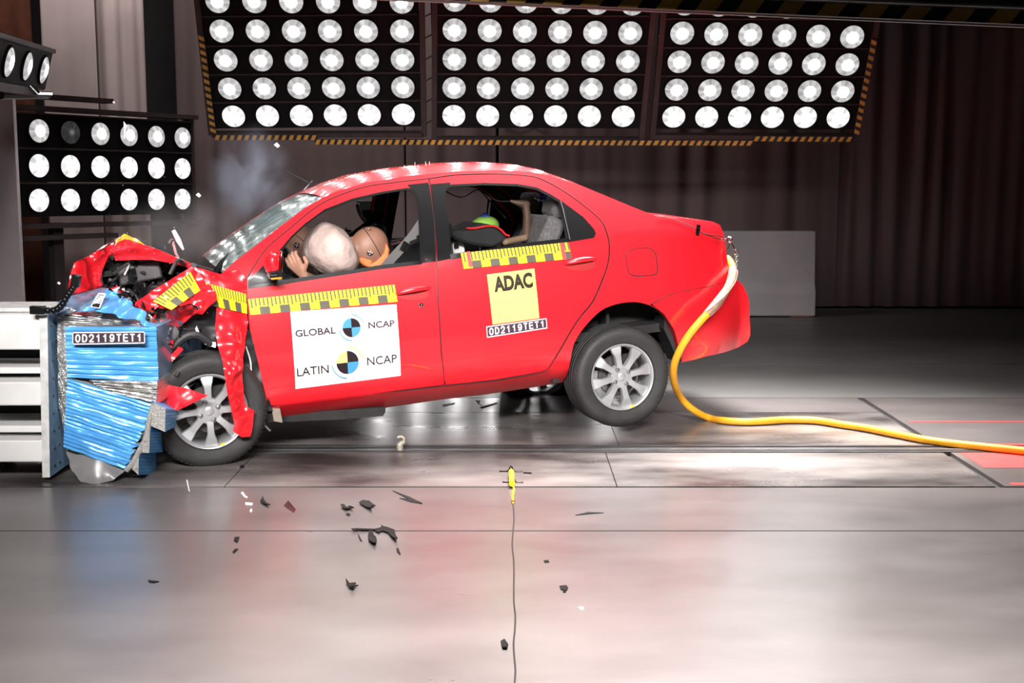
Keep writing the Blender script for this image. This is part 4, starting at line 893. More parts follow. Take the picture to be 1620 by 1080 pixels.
# engine bay
rnd = random.Random(5)
bay = empty('engine_bay'); bay.parent = CAR
mb = MB()
for i in range(70):
    x = rnd.uniform(165, 300); y0 = 418 if x < 270 else 424; y = rnd.uniform(y0, min(500, 470+abs(x-165)*.3)); v = rnd.uniform(.22, .6)
    if x > 200 and y < 500-(x-200)*.7+12 or x <= 200: pass
    c = L3(x, y, v); mb.box(c, (rnd.uniform(.02, .09), rnd.uniform(.03, .12), rnd.uniform(.015, .07)), rnd.choice(['dark_under', 'black_plastic', 'black_trim', 'dark_under', 'steel_dark']), Matrix.Rotation(rnd.uniform(-1, 1), 3, 'Y') @ Matrix.Rotation(rnd.uniform(-1, 1), 3, 'Z'))
e = mb.obj('engine_block', CAR, smooth=False); bpy.data.objects.remove(bay)
cp('battery', MB().box(L3(220, 428, .35), (.22, .3, .10), 'steel_dark', Matrix.Rotation(-.1, 3, 'Y')), bev=.01, smooth=False)
cp('bay_wall', MB().prism([L3(x, y, .62) for x, y in ((160, 415), (300, 424), (345, 470), (345, 560), (262, 560), (240, 500), (165, 465))], (0, .5, 0), 'dark_under'), smooth=False)
mb = MB()
for i in range(46):   # hoses, brackets
    x = rnd.uniform(170, 325); y = rnd.uniform(430, 540) if x > 230 else rnd.uniform(425, 480)
    if x > 235 and y < 495 and x < 335 and y > 540-(x-200)*.9-30: y = rnd.uniform(500, 540)
    a = L3(x, y, rnd.uniform(.0, .3)); b = a+Vector((rnd.uniform(-.09, .09), rnd.uniform(-.04, .1), rnd.uniform(-.09, .09))); c = b+Vector((rnd.uniform(-.05, .05), rnd.uniform(-.04, .05), rnd.uniform(-.06, .03)))
    MB().tube(spline([a, b, c], 4), rnd.uniform(.003, .011), rnd.choice(['black_plastic', 'black_trim', 'steel_dark']), 6).obj('torn_hose', CAR)
mb = MB()
for i in range(150):   # shattered lamp and plastic slivers around the contact line
    t = rnd.random(); x, y = (178+t*88+rnd.gauss(0, 5), 452+t*66+rnd.gauss(0, 6)) if rnd.random() < .5 else (258+rnd.gauss(0, 14), 525+rnd.gauss(0, 20))
    c = L3(x, y, rnd.uniform(-.14, .1)); s_ = rnd.uniform(.006, .028); vs = [c+Vector((rnd.uniform(-1, 1), rnd.uniform(-1, 1), rnd.uniform(-1, 1)))*s_ for _ in range(4)]
    mb.add(vs, [(0, 1, 2), (0, 2, 3), (0, 3, 1), (1, 2, 3)], rnd.choice(['clear_plastic', 'shard_white', 'black_trim', 'paint', 'chrome', 'debris', 'black_plastic']))
o = mb.obj('shattered_lamp_slivers', CAR, smooth=False, fix=False); o['kind'] = 'stuff'
cp('headlamp', MB().sphere(L3(262, 528, .02), (.07, .05, .06), 'clear_plastic', 3).sphere(L3(262, 528, .07), (.075, .05, .07), 'chrome', 3))
crumple('bumper_remnant', [(258, 536, -.02), (275, 538, -.05), (272, 552, -.05), (262, 556, -.03), (256, 550, -.02)], CAR, seed=21, amp=.012)
crumple('bumper_remnant', [(290, 552, -.05), (283, 560, -.05), (272, 572, -.06), (268, 565, -.05), (282, 548, -.05)], CAR, seed=22, amp=.01)
cp('wheel_arch_liner', MB().tube(spline([L3(x, y, -.02) for x, y in ((254, 590), (268, 560), (290, 535), (312, 530), (335, 545))], 6), .022, 'black_plastic', 8))
crumple('hinge_pillar', [(391, 520, .02), (396, 525, .02), (408, 560, .03), (424, 628, .03), (432, 650, .04), (420, 650, .04), (404, 610, .04), (386, 580, .04), (386, 545, .02)], CAR, 'black_plastic', seed=23, amp=.02)
cp('loom', MB().tube(spline([L3(x, y, .0) for x, y in ((389, 548), (396, 570), (398, 590), (403, 596))], 4), .004, 'sign_white', 6).tube([L3(413, 662, 0), L3(418, 672, -.02), L3(428, 682, -.04)], .008, 'black_plastic', 6))
cp('wiper', MB().tube([L3(343, 430, .2), L3(350, 415, .18), L3(362, 399, .17)], [.02, .012, .002], 'black_trim', 6))
cp('wiper', MB().tube([L3(285, 410, .8), L3(278, 400, .8), L3(272, 378, .8)], .008, 'chrome', 6).tube([L3(272, 378, .8), L3(268, 385, .8)], .014, 'steel_dark', 6).tube([L3(274, 364, .8), L3(282, 380, .8), L3(290, 395, .8)], [.012, .016, .006], 'shard_white', 6))
cp('cowl', MB().tube(spline([L3(305, 421, .15), L3(320, 426, .3), L3(345, 434, .2)], 4), .02, 'black_plastic', 8))
# ---------------------------------------------------------------- cabin
def T(px, py, v): return L3(px, py, v)
# dash and wheel
cp('dashboard', MB().prism([(-2.0, .12, .35), (-1.72, .12, .45), (-1.70, .12, .66), (-1.8, .12, .74), (-2.1, .12, .76)], (0, WD-.24, 0), 'interior'), bev=.02)
sw = T(474, 432, .38)
RS = Matrix.Rotation(math.radians(62), 3, 'Y')
mb = MB()
ring = [sw+RS @ Vector((.17*math.cos(a), .17*math.sin(a), 0)) for a in [2*math.pi*k/36 for k in range(37)]]
mb.tube(ring, .0155, 'black_trim', 10, cap=False)
for a in (0, 2.1, 4.2): mb.tube([sw+RS @ Vector((.17*math.cos(a), .17*math.sin(a), 0)), sw], .014, 'black_plastic', 8)
mb.tube([sw, sw+RS @ Vector((0, 0, -.25))], .03, 'black_plastic', 10)
SWO = cp('steering_wheel', mb)
k_ = min(range(36), key=lambda i: ring[i].y+abs(ring[i].z-sw.z-.06)); cp('tape_mark', MB().tube([ring[k_], ring[k_+1]], .0165, 'yellow_sticker', 10), SWO)
ab_ = T(521, 398, .40)
AB = MB().sphere((0, 0, 0), (.145, .27, .165), 'airbag', 4, Matrix.Rotation(math.radians(-18), 3, 'Y')); AB = cp('airbag', AB); AB.location = ab_
for v in AB.data.vertices:
    n = v.co.normalized(); v.co += n*(.012*noise.noise(v.co*14)+.006*noise.noise(v.co*33))
    if v.co.z > 0: v.co.x *= 1-.9*v.co.z
    else: v.co.x += -v.co.z*.28
cp('airbag', MB().sphere(T(530, 425, 1.2), (.15, .26, .17), 'airbag', 4))
def seat(v0, v1, u, lean, name='front_seat', tall=True, zb=.16):
    R_ = Matrix.Rotation(math.radians(lean), 3, 'Y'); vm = (v0+v1)/2; c = Vector((u, vm, zb))
    s = MB().box(c+Vector((-.22, 0, .06)), (.5, v1-v0, .14), 'seat_black').obj(name, CAR, bev=.04)
    MB().box(c+R_ @ Vector((.04, 0, .36)), (.11, (v1-v0)*.95, .58), 'seat_black', R_).obj('backrest', s, bev=.045)
    MB().box(c+R_ @ Vector((.02, 0, .76)), (.09, .26, .17), 'seat_black', R_).obj('headrest', s, bev=.035)
    MB().tube([c+R_ @ Vector((.03, -.06, .6)), c+R_ @ Vector((.03, -.06, .72))], .006, 'chrome', 6).tube([c+R_ @ Vector((.03, .06, .6)), c+R_ @ Vector((.03, .06, .72))], .006, 'chrome', 6).obj('headrest_posts', s)
    return s
seat(.16, .66, -1.14, 14); seat(1.05, 1.54, -1.42, 20)
# inner trims of the near B pillar and passenger pillar
cp('pillar_lining', MB().prism([T(x, y, 1.52) for x, y in ((566, 318), (590, 318), (626, 400), (600, 400))], (0, .06, 0), 'interior'), smooth=False)
cp('lining_edge', MB().tube(spline([T(x, y, 1.5) for x, y in ((565, 322), (568, 335), (576, 348), (590, 362))], 5), .012, 'belt', 8))
# seat belts
def strap(name, pts, w, m='belt', par=CAR, th=.003, side=Vector((.5, 0, .87))):
    vs = []
    for p in spline(pts, 5): vs += [p-side*w/2, p+side*w/2]
    n = len(vs)//2; return MB().add(vs, [(2*i, 2*i+1, 2*i+3, 2*i+2) for i in range(n-1)], m).obj(name, par, solid=th)
strap('seat_belt', [T(668, 350, .17), T(650, 376, .17), T(630, 398, .18), T(612, 418, .20), T(600, 435, .22)], .05, side=Vector((.78, 0, -.62)))
strap('seat_belt', [T(600, 340, 1.45), T(575, 360, 1.3), T(550, 378, 1.2), T(535, 390, 1.1)],   .045, 'seat_black', side=Vector((.6, 0, -.8)))
cp('belt_clip', MB().box(T(641, 390, .15), (.045, .012, .05), 'chrome', Matrix.Rotation(.6, 3, 'Y')).tube([T(620, 386, .15), T(632, 382, .15)], .007, 'chrome', 8).box(T(655, 382, .16), (.05, .02, .02), 'black_trim', Matrix.Rotation(-.3, 3, 'Y')).box(T(662, 378, .16), (.02, .02, .04), 'black_trim'), smooth=False)
cp('belt_clip', MB().tube([T(543, 365, 1.1), T(556, 366, 1.1)], .009, 'chrome', 8).tube([T(547, 360, 1.1), T(552, 372, 1.1)], .006, 'chrome', 8))
# rear bench
def rb(name, quad, v0, v1, th, m, par=None):
    a = T(*quad[0], v0); b = T(*quad[1], v0); n = (b-a).normalized(); f = Vector((-n.z, 0, n.x))
    if f.x > 0: f = -f
    return MB().prism([a, b, b-f*th, a-f*th], (0, v1-v0, 0), m).obj(name, par or CAR, bev=.03)
RBN = rb('rear_bench', ((846, 395), (872, 338)), .2, .62, .12, 'seat_fabric')
rb('backrest', ((842, 395), (868, 338)), .64, 1.0, .12, 'seat_black', RBN); rb('backrest', ((836, 395), (862, 339)), 1.02, 1.5, .12, 'seat_fabric', RBN)
rb('side_bolster', ((838, 398), (850, 345)), .56, .63, .12, 'seat_black', RBN)
MB().box(Vector((-.55, WD/2, .25)), (.5, 1.35, .14), 'seat_fabric').obj('cushion', RBN, bev=.04)
for x, y, v, m in ((880, 328, .40, 'seat_fabric'), (842, 320, 1.0, 'seat_fabric')):
    MB().box(T(x-4, y, v), (.085, .24, .13), m, Matrix.Rotation(.2, 3, 'Y')).obj('headrest', RBN, bev=.035)
strap('seat_belt', [T(868, 340, .42), T(860, 352, .36), T(853, 368, .33), T(850, 392, .33)], .05, side=Vector((1, .2, -.3)))
strap('seat_belt', [T(884, 322, .3), T(893, 345, .22), T(899, 370, .2), T(900, 385, .2)], .04, side=Vector((1, .2, 0)))
cp('rear_shelf', MB().cbox((-.1, .2, .74), (.35, WD-.2, .76), 'interior').cbox((-.02, .2, .25), (.0, WD-.2, .75), 'interior'), smooth=False)
cp('parcel_cross_brace', MB().tube([T(845, 313, .5), T(862, 320, .5), T(880, 314, .5)], .004, 'chrome', 6).tube([T(850, 318, .6), T(872, 316, .6)], .004, 'chrome', 6).sphere(T(861, 313, .45), .016, 'blue_tape', 1).box(T(858, 309, .45), (.03, .01, .02), 'blue_tape'))
cp('wire', MB().tube(spline([T(700, 300, .5), T(730, 312, .5), T(757, 300, .5), T(785, 317, .5), T(812, 318, .5)], 5), .0035, 'wire_dark', 5).tube(spline([T(757, 298, .9), T(775, 318, .9), T(800, 345, .9)], 4), .005, 'wire_dark', 5))
cp('floor_console', MB().box(T(724, 393, .7), (.07, .05, .09), 'sign_white').box(T(722, 389, .66), (.025, .02, .025), 'ink').box(T(722, 404, .65), (.12, .1, .03), 'steel'), smooth=False)
# ---------------------------------------------------------------- dummies
def W3(p): return C2W(p)
def cap(mb, a, b, r0, r1, m, sq=1):
    a = Vector(a); b = Vector(b); n = max(2, int((b-a).length/(min(r0, r1)*.35)))
    for i in range(n+1):
        t = i/n; mb.sphere(a.lerp(b, t), (r0+(r1-r0)*t,)*3, m, 2)
def dummy_root(name, p, label, cat='crash test dummy', grp=None): 
    r = empty(name, (0, 0, 0), label, cat, grp); M = MR.copy(); M.translation = C2W(p); r.matrix_world = M; return r, Vector(p)
def target(mb, c, r, n, m1='ink', m2='sign_white'):
    n = Vector(n).normalized(); e = n.orthogonal().normalized(); f = n.cross(e)
    mb.lathe([(r, -.006), (r, .002), (.0001, .003)], c, n, m1, 20)
    for a in range(4): mb.lathe([(r*.2, 0), (r*.18, .004), (.0001, .005)], Vector(c)+(e*math.cos(a*1.571+.4)+f*math.sin(a*1.571+.4))*r*.55, n, m2, 8)
    mb.lathe([(r*.2, 0), (r*.18, .004), (.0001, .005)], c, n, m2, 8)
def adult(root, o, head, shoulder, hip, elbow, hand, knee, side_v, hm='dummy_skin', label=None, foot=None, vis=True, faceang=-35):
    mb = MB(); H = Vector(head)-o; s = Vector(shoulder)-o; h = Vector(hip)-o; k = Vector(knee)-o; el = Vector(elbow)-o; ha = Vector(hand)-o
    hw = .17; V_ = Vector((0, 1, 0))
    for a in (-1, 1):
        cap(mb, s+V_*hw*a, s+V_*hw*.2*a+(h-s)*.2, .065, .10, 'dummy_brown')
        cap(mb, h+V_*.09*a, k+V_*.12*a, .085, .06, 'dummy_brown')
        f_ = k+V_*.12*a+Vector((-.26, 0, -.28)); f_.z = max(f_.z, -.0+.1-o.z); cap(mb, k+V_*.12*a, f_, .055, .04, 'dummy_brown'); cap(mb, f_, f_+Vector((-.1, 0, -.01)), .04, .03, 'dummy_brown')
    cap(mb, s, h, .13, .125, 'dummy_brown'); cap(mb, s+V_*.07, h+V_*.06, .12, .12, 'dummy_brown'); cap(mb, s-V_*.07, h-V_*.06, .12, .12, 'dummy_brown')
    nk = H+Vector((.05, 0, -.07)); cap(mb, s, nk, .06, .052, 'dummy_brown')
    for a in (-1, 1):
        e_ = Vector((el.x, s.y+a*(hw+.06), el.z)); hh = Vector((ha.x, s.y+a*(hw-.02), ha.z)); 
        if a == -1: e_ = Vector((el.x, el.y, el.z)); hh = ha
        cap(mb, s+V_*hw*a, e_, .055, .042, 'dummy_brown'); cap(mb, e_, hh, .042, .03, 'dummy_brown')
    mb.obj('body', root, remesh=.011)
    return H
def head_obj(root, H, r, m, tilt, cap_line=True, tgt=None):
    R_ = Matrix.Rotation(math.radians(tilt), 3, 'Y'); mb = MB()
    mb.sphere(H, r, m, 4, R_); mb.sphere(H+R_ @ Vector((-r[0]*.42, 0, -r[2]*.45)), (r[0]*.68, r[1]*.78, r[2]*.72), m, 3, R_)
    mb.sphere(H+R_ @ Vector((-r[0]*1.0, 0, -r[2]*.2)), (.016, .014, .022), m, 2, R_)   # nose
    mb.sphere(H+R_ @ Vector((-r[0]*1.0, 0, -r[2]*.62)), (.02, .03, .010), m, 2, R_)   # lips
    hd = mb.obj('head', root, remesh=.004)
    if cap_line:
        ring = [H+R_ @ (Matrix.Rotation(-1.1, 3, 'Y') @ Vector((r[0]*.2, r[1]*.975*math.cos(a), r[2]*.985*math.sin(a)))) for a in [2*math.pi*i/40 for i in range(41)]]
        MB().tube(ring, .0022, 'ink', 6, cap=False).obj('cap_seam', hd)
    if tgt:
        t = MB()
        for c, rr in tgt: target(t, c, rr, (0, -1, .0))
        t.obj('target_mark', hd)
    return hd
def hand5(root, wrist, tip_dir, m='dummy_hand', s=1.0, name='hand', curl=Vector((0, 0, -1)), side=Vector((0, 0, 1)), palm=None, thumb=1):
    d = Vector(tip_dir).normalized(); side = (Vector(side)-d*d.dot(Vector(side))).normalized(); nrm = Vector(curl).normalized()
    mb = MB(); w = Vector(wrist)
    for k in range(4): cap(mb, w, w+d*.085*s+side*(.028-.019*k)*s, .022*s, .013*s, m)
    for k, ln in enumerate((.068, .078, .072, .056)):
        a = w+d*.088*s+side*(.03-.02*k)*s; b = a+(d*.8+nrm*.5).normalized()*ln*.42*s; c = b+(d*.25+nrm).normalized()*ln*.36*s; e = c+(nrm-d*.4).normalized()*ln*.25*s
        cap(mb, a, b, .0095*s, .009*s, m); cap(mb, b, c, .009*s, .0085*s, m); cap(mb, c, e, .0085*s, .0075*s, m)
    a = w+d*.03*s+side*.022*s*thumb; b = a+(d*.6+side*thumb*.9).normalized()*.04*s; c = b+(d*.8+nrm*.6).normalized()*.03*s
    cap(mb, a, b, .013*s, .0105*s, m); cap(mb, b, c, .0105*s, .009*s, m)
    return mb.obj(name, root, remesh=.0035)
# driver
hd = T(584, 390, .40); R0, o0_ = dummy_root('crash_test_dummy', (-1.1, .40, .25), 'brown driver dummy with head bowed onto the airbag behind the front door window', 'crash test dummy')
H = adult(R0, o0_, hd, (-1.27, .42, .60), (-1.12, .42, .25), (-1.45, .16, .55), T(486, 438, .2), (-1.62, .42, .38), .4)
cth = o0_
tp = T(581.5, 398, .40); Hc = hd-o0_
hobj = head_obj(R0, Hc, (.108, .082, .118), 'dummy_skin', 38, True, [(Vector((tp.x, .40-.076, tp.z))-o0_, .019)])
tg = T(582, 361, .36)-o0_; MB().lathe([(.006, 0), (.006, .004), (.0001, .005)], tg+Vector((0, -.03, 0)), (0, -1, .5), 'steel', 8).obj('screw', hobj)
# orange neck shield
ns_ = MB(); pts_ = [(612, 383), (617, 395), (616, 410), (606, 424), (588, 427), (583, 420), (597, 412), (608, 400)]
for vv in (0, ): pass
ns_.prism([T(x, y, .33)-o0_ for x, y in pts_], (0, .14, 0), 'neck_orange'); ns_.obj('neck_shield', R0, bev=.012)
MB().prism([T(x, y, .335)-o0_ for x, y in ((566, 412), (572, 406), (590, 409), (588, 425), (575, 420))], (0, .13, 0), 'neck_orange').obj('chin_guard', R0, bev=.012)
hand5(R0, T(482, 437, .2)-o0_, T(455, 402, .19)-T(482, 437, .2), curl=Vector((.3, .9, .1)), side=Vector((.5, -.5, .5)), s=1.15)
# passenger
pd = T(478, 388, 1.18); R1, o1_ = dummy_root('crash_test_dummy', (-1.3, 1.2, .25), 'passenger dummy mostly hidden behind the pale airbag, a marker on its head showing', 'crash test dummy')
adult(R1, o1_, pd, (-1.52, 1.2, .60), (-1.2, 1.2, .25), (-1.6, 1.0, .5), (-1.8, 1.0, .45), (-1.7, 1.2, .35), 1.2)
head_obj(R1, pd-o1_, (.10, .08, .115), 'dummy_hand', 20, True, [(T(469.5, 388, 1.1)-o1_, .017)])
# rear child dummies
gh = T(767, 359, .95); R2, o2_ = dummy_root('child_dummy', (-.55, .95, .32), 'child dummy with lime green head slumped behind the black child seat', 'crash test dummy')
mb = MB(); g = gh-o2_; cap(mb, g+Vector((.03, 0, -.1)), Vector((-.02, 0, .05)), .07, .08, 'dummy_brown')
for a in (-1, 1):
    V_ = Vector((0, 1, 0)); cap(mb, g+Vector((.02, .09*a, -.14)), g+Vector((-.1, .12*a, -.26)), .03, .022, 'dummy_brown'); cap(mb, Vector((0, .05*a, .02)), Vector((-.22, .06*a, .02)), .05, .04, 'dummy_brown'); cap(mb, Vector((-.22, .06*a, .02)), Vector((-.30, .06*a, -.12)), .035, .028, 'dummy_brown')
mb.obj('body', R2, remesh=.01)
hh = MB().sphere(g, (.094, .075, .07), 'lime', 4, Matrix.Rotation(-.1, 3, 'Y')).sphere(g+Vector((-.05, 0, -.03)), (.05, .05, .045), 'lime', 3).obj('head', R2, remesh=.005)
MB().box(T(767, 342, .95)-o2_, (.05, .05, .016), 'blue_tape').box(T(767, 340, .95)-o2_, (.02, .02, .03), 'blue_tape').tube([T(770, 341, .95)-o2_, T(773, 316, .95)-o2_], .0065, 'chrome', 8).obj('head_bracket', hh)
fp = T(838, 383, .42); R3, o3_ = dummy_root('child_dummy', fp, 'rear child dummy with bare brown leg kicked up behind the rear door window', 'crash test dummy')
mb = MB(); t = lambda x, y, v: T(x, y, v)-o3_
cap(mb, t(833, 374, .45), t(834, 345, .44), .030, .026, 'dummy_brown'); cap(mb, t(834, 345, .44), t(832, 326, .44), .026, .024, 'dummy_brown')
cap(mb, t(833, 323, .44), t(820, 321, .44), .024, .020, 'dummy_brown'); cap(mb, t(820, 321, .44), t(808, 318, .44), .018, .010, 'dummy_brown')
cap(mb, t(833, 374, .45), t(838, 388, .5), .032, .045, 'dummy_brown'); cap(mb, t(838, 388, .5), t(835, 400, .62), .045, .07, 'dummy_brown'); cap(mb, t(835, 400, .62), t(800, 408, .62), .075, .07, 'dummy_brown')
mb.obj('body', R3, remesh=.006)
mb = MB(); cap(mb, t(830, 376, .36), t(802, 382, .34), .021, .020, 'dummy_tan'); cap(mb, t(802, 382, .34), t(799, 384, .34), .021, .017, 'dummy_tan'); mb.obj('shoe', R3, remesh=.004)
# child seat
R4, o4_ = dummy_root('child_car_seat', T(760, 395, .7), 'black child seat with red piping tipped forward behind the rear door window', 'child seat')
poly = [(712, 372), (716, 362), (735, 364), (760, 352), (785, 357), (800, 372), (806, 378), (795, 385), (780, 392), (750, 388), (722, 380)]
c4 = MB().prism([T(x, y, .55)-o4_ for x, y in poly], (0, .36, 0), 'seat_black').obj('shell', R4, bev=.02)
MB().tube(spline([T(x, y, .535)-o4_ for x, y in ((738, 361), (752, 361), (768, 358), (782, 358), (792, 363), (800, 371), (806, 373))], 5), .0065, 'red_piping', 8).obj('piping', R4)
MB().prism([T(x, y, .95)-o4_ for x, y in ((712, 366), (722, 360), (738, 364), (735, 378), (714, 378))], (0, .1, 0), 'interior').obj('side_wing', R4, bev=.015)
# ---------------------------------------------------------------- tail rigging, hose
HS = [Q(1150, 408, 7.74), Q(1157, 417, 7.70), Q(1160, 430, 7.62), Q(1155, 448, 7.50), Q(1143, 468, 7.40), Q(1128, 487, 7.31), Q(1108, 508, 7.26), Q(1090, 530, 7.25), Q(1075, 555, 7.26), Q(1066, 580, 7.32), Q(1067, 606, 7.44), Q(1078, 630, 7.62), Q(1098, 649, 7.66), Q(1122, 661, 7.72)]
def fz(x, y): return FL(x, y, .024)
HS += [fz(1145, 665), fz(1180, 667), fz(1210, 666), fz(1245, 664), fz(1290, 665), fz(1330, 671), fz(1370, 677), fz(1420, 687), fz(1480, 698), fz(1550, 706), fz(1610, 712), fz(1700, 722), fz(1800, 728)]
h_ = empty('supply_hose', HS[16], 'thick yellow-orange hose looping from the car boot down onto the floor and out right', 'hose'); ho = h_.location
sp = spline([p-ho for p in HS], 6)
MB().tube(sp, .0215, 'hose', 14).obj('hose', h_)
wp = [p for p in sp[10:34]]
mb = MB().tube(wp, .0245, 'wrap', 12)
for a0 in (0, 1.6, 3.1, 4.7):
    pts = []
    for i, p in enumerate(wp):
        t_ = (wp[min(i+1, len(wp)-1)]-wp[max(i-1, 0)]).normalized(); e1 = t_.cross(Vector((0, 1, 0))).normalized(); e2 = t_.cross(e1)
        pts.append(p+(e1*math.cos(a0+i*.1)+e2*math.sin(a0+i*.1))*.0255)
    mb.tube(pts, .003, 'wrap', 5)
mb.obj('tape_wrap', h_)
# shackle, snap hook, chain
sk = Q(1154, 379, 7.62); hk = empty('snap_hook', sk, 'chrome shackle and snap hook hanging off the boot corner above the hose', 'hook')
def circ(c, r, n=18, ax=(0, 1, 0)):
    ax = Vector(ax).normalized(); e = ax.orthogonal().normalized(); f = ax.cross(e); return [Vector(c)+(e*math.cos(2*math.pi*k/n)+f*math.sin(2*math.pi*k/n))*r for k in range(n+1)]
MB().tube(circ((0, 0, 0), .015, ax=(.3, 1, 0)), .0045, 'chrome', 8, cap=False).tube([Q(1140, 379, 7.60)-sk, Q(1148, 378, 7.62)-sk], .005, 'steel', 8).obj('shackle', hk)
MB().tube(spline([Q(1157, 385, 7.62)-sk, Q(1162, 393, 7.61)-sk, Q(1165, 398, 7.6)-sk], 3), .004, 'chrome', 8).tube(circ(Q(1164, 398, 7.6)-sk, .013), .0035, 'chrome', 8, cap=False).obj('hook', hk)
mb = MB(); 
for i in range(7): mb.tube(circ(Q(1165, 404+i*3.8, 7.6)-sk, .0075, 10, (1, 0, 0) if i % 2 else (0, 1, 0)), .0018, 'steel', 5, cap=False)
mb.obj('chain', hk)
def on(x, y, l=.006): u, w = SP(x, y, -l); return Vector((u, Vs(u, w)-l, w))
st = [on(1040, 342, .01), on(1062, 345), on(1080, 352), on(1100, 362), on(1115, 370), on(1132, 376), on(1140, 378)]
stw = [C2W(p) for p in spline(st, 4)]; s2 = [C2W(p) for p in spline([on(1100, 363), on(1120, 371), on(1135, 372), on(1146, 376)], 4)]
o = MB().tube(stw, .0028, 'wire_dark', 6).tube(s2, .0025, 'wire_dark', 6).tube([Q(1155, 384, 7.6), Q(1152, 392, 7.62), Q(1147, 398, 7.66)], .003, 'wire_dark', 6).obj('tether_wire'); tag(o, 'thin black wire running over the boot edge to the chrome hook', 'wire')
c = C2W(on(1104, 364, .006)); o = MB().box((0, 0, 0), (.024, .006, .065), 'black_trim', MR.to_3x3() @ Matrix.Rotation(.25, 3, 'Y')).box((0, -.006, 0), (.026, .004, .006), 'chrome', MR.to_3x3()).obj('tape_patch', smooth=False); o.location = c; tag(o, 'small black tape patch holding the wire on the rear wing', 'tape')
# ---------------------------------------------------------------- small things on the floor
def fpoly(name, pts, m, label, cat, th=.004, grp=None, curl=.0, z=.001):
    p = [FL(x, y, z) for x, y in pts]; c = sum(p, Vector())/len(p); V, F = tess([(q.x, q.y) for q in p], (), .03)
    vs = []
    R_ = max((q-c).length for q in p)
    for x, y in V: d = ((x-c.x)**2+(y-c.y)**2)/R_**2; vs.append((x-c.x, y-c.y, th/2+curl*d))
    o = MB().add(vs, F, m).obj(name, solid=th); o.location = (c.x, c.y, z+.0005); return tag(o, label, cat, grp)
def C(cx, cy, sx, s=5.06, x0=370, y0=760): return (x0+cx/s, y0+cy/s)
def cc(*pts): return [C(a, b, 0) for a, b in pts]
G = 'black plastic fragments on the floor'
fpoly('plastic_fragment', cc((212, 170), (232, 148), (245, 170), (292, 212), (270, 210), (230, 190)), 'debris', 'dark curved fragment left, nearest the white glass slivers on the floor', 'fragment', grp=G, curl=.01)
fpoly('plastic_fragment', cc((855, 210), (880, 208), (905, 222), (925, 213), (965, 240), (930, 235), (900, 243), (870, 228)), 'debris', 'wavy thin black fragment left of the leaf-shaped one', 'fragment', grp=G, curl=.01)
fpoly('plastic_fragment', cc((1002, 188), (1030, 175), (1085, 178), (1135, 210), (1095, 212), (1112, 248), (1060, 225)), 'debris', 'leaf-shaped grey-black fragment with a notched tip', 'fragment', grp=G, curl=.012)
fpoly('plastic_fragment', cc((895, 270), (915, 260), (935, 273), (918, 284)), 'debris', 'tiny black chip just below the wavy fragment', 'fragment', grp=G)
fpoly('plastic_fragment', cc((940, 405), (990, 398), (1130, 396), (1180, 385), (1178, 368), (1195, 378), (1230, 385), (1285, 405), (1295, 450), (1312, 488), (1300, 497), (1265, 465), (1235, 425), (1190, 410), (1155, 425), (1125, 405), (1000, 408), (960, 415)), 'debris', 'largest jagged black fragment lying across the floor seam', 'fragment', grp=G, curl=.012)
fpoly('plastic_fragment', cc((1073, 450), (1085, 412), (1095, 425), (1108, 415), (1120, 445), (1138, 460), (1145, 495), (1132, 530), (1108, 515), (1080, 490)), 'debris', 'broad black leaf-like fragment below the seam left of the largest one', 'fragment', grp=G, curl=.012)
fpoly('plastic_fragment', cc((993, 425), (1003, 440), (1015, 465), (1027, 487), (1015, 484), (1000, 460)), 'debris', 'narrow black splinter just left of the broad leaf-like fragment', 'fragment', grp=G)
fpoly('plastic_fragment', cc((1302, 545), (1315, 540), (1325, 565), (1336, 592), (1322, 590), (1305, 570)), 'debris', 'small black splinter below the largest jagged fragment', 'fragment', grp=G)
fpoly('plastic_fragment', cc((895, 825), (925, 838), (978, 835), (975, 850), (998, 852), (968, 862), (960, 885), (930, 872), (910, 855)), 'debris', 'ragged black fragment alone on the bright foreground floor', 'fragment', grp=G, curl=.015)
fpoly('plastic_fragment', cc((5, 455), (45, 452), (38, 480), (28, 497), (0, 485)), 'debris', 'upper of two small black chips at left of the seam', 'fragment', grp=G)
fpoly('plastic_fragment', cc((-10, 570), (10, 548), (35, 550), (15, 572), (-5, 582)), 'debris', 'lower of two small black chips at left of the seam', 'fragment', grp=G)
fpoly('plastic_fragment', [(885, 927), (896, 926), (899, 930), (897, 934), (887, 933)], 'debris', 'black rounded chip on the bright floor, right of the cable', 'fragment', grp=G)
fpoly('plastic_fragment', [(890, 935), (896, 935), (895, 937), (891, 937)], 'debris', 'tiny crumb touching the rounded chip right of the cable', 'fragment', grp=G)
fpoly('plastic_fragment', [(792, 1017), (798, 1015), (804, 1020), (802, 1028), (795, 1027)], 'debris', 'black chip at the bottom beside the thin cable', 'fragment', grp=G, curl=.01)
fpoly('plastic_fragment', [(234, 918), (245, 919), (252, 920), (244, 922), (236, 921)], 'debris', 'flat brown-black chip alone on the floor at lower left', 'fragment', grp=G)
fpoly('plastic_fragment', [(860, 887), (867, 886), (869, 889), (862, 890)], 'debris', 'faint small chip in the reddish reflection right of the cable', 'fragment', grp=G)
fpoly('plastic_fragment', [(914, 961), (922, 960), (924, 963), (917, 964)], 'grey_edge', 'small grey chip on the bright floor at lower right of cable', 'fragment', grp=G)
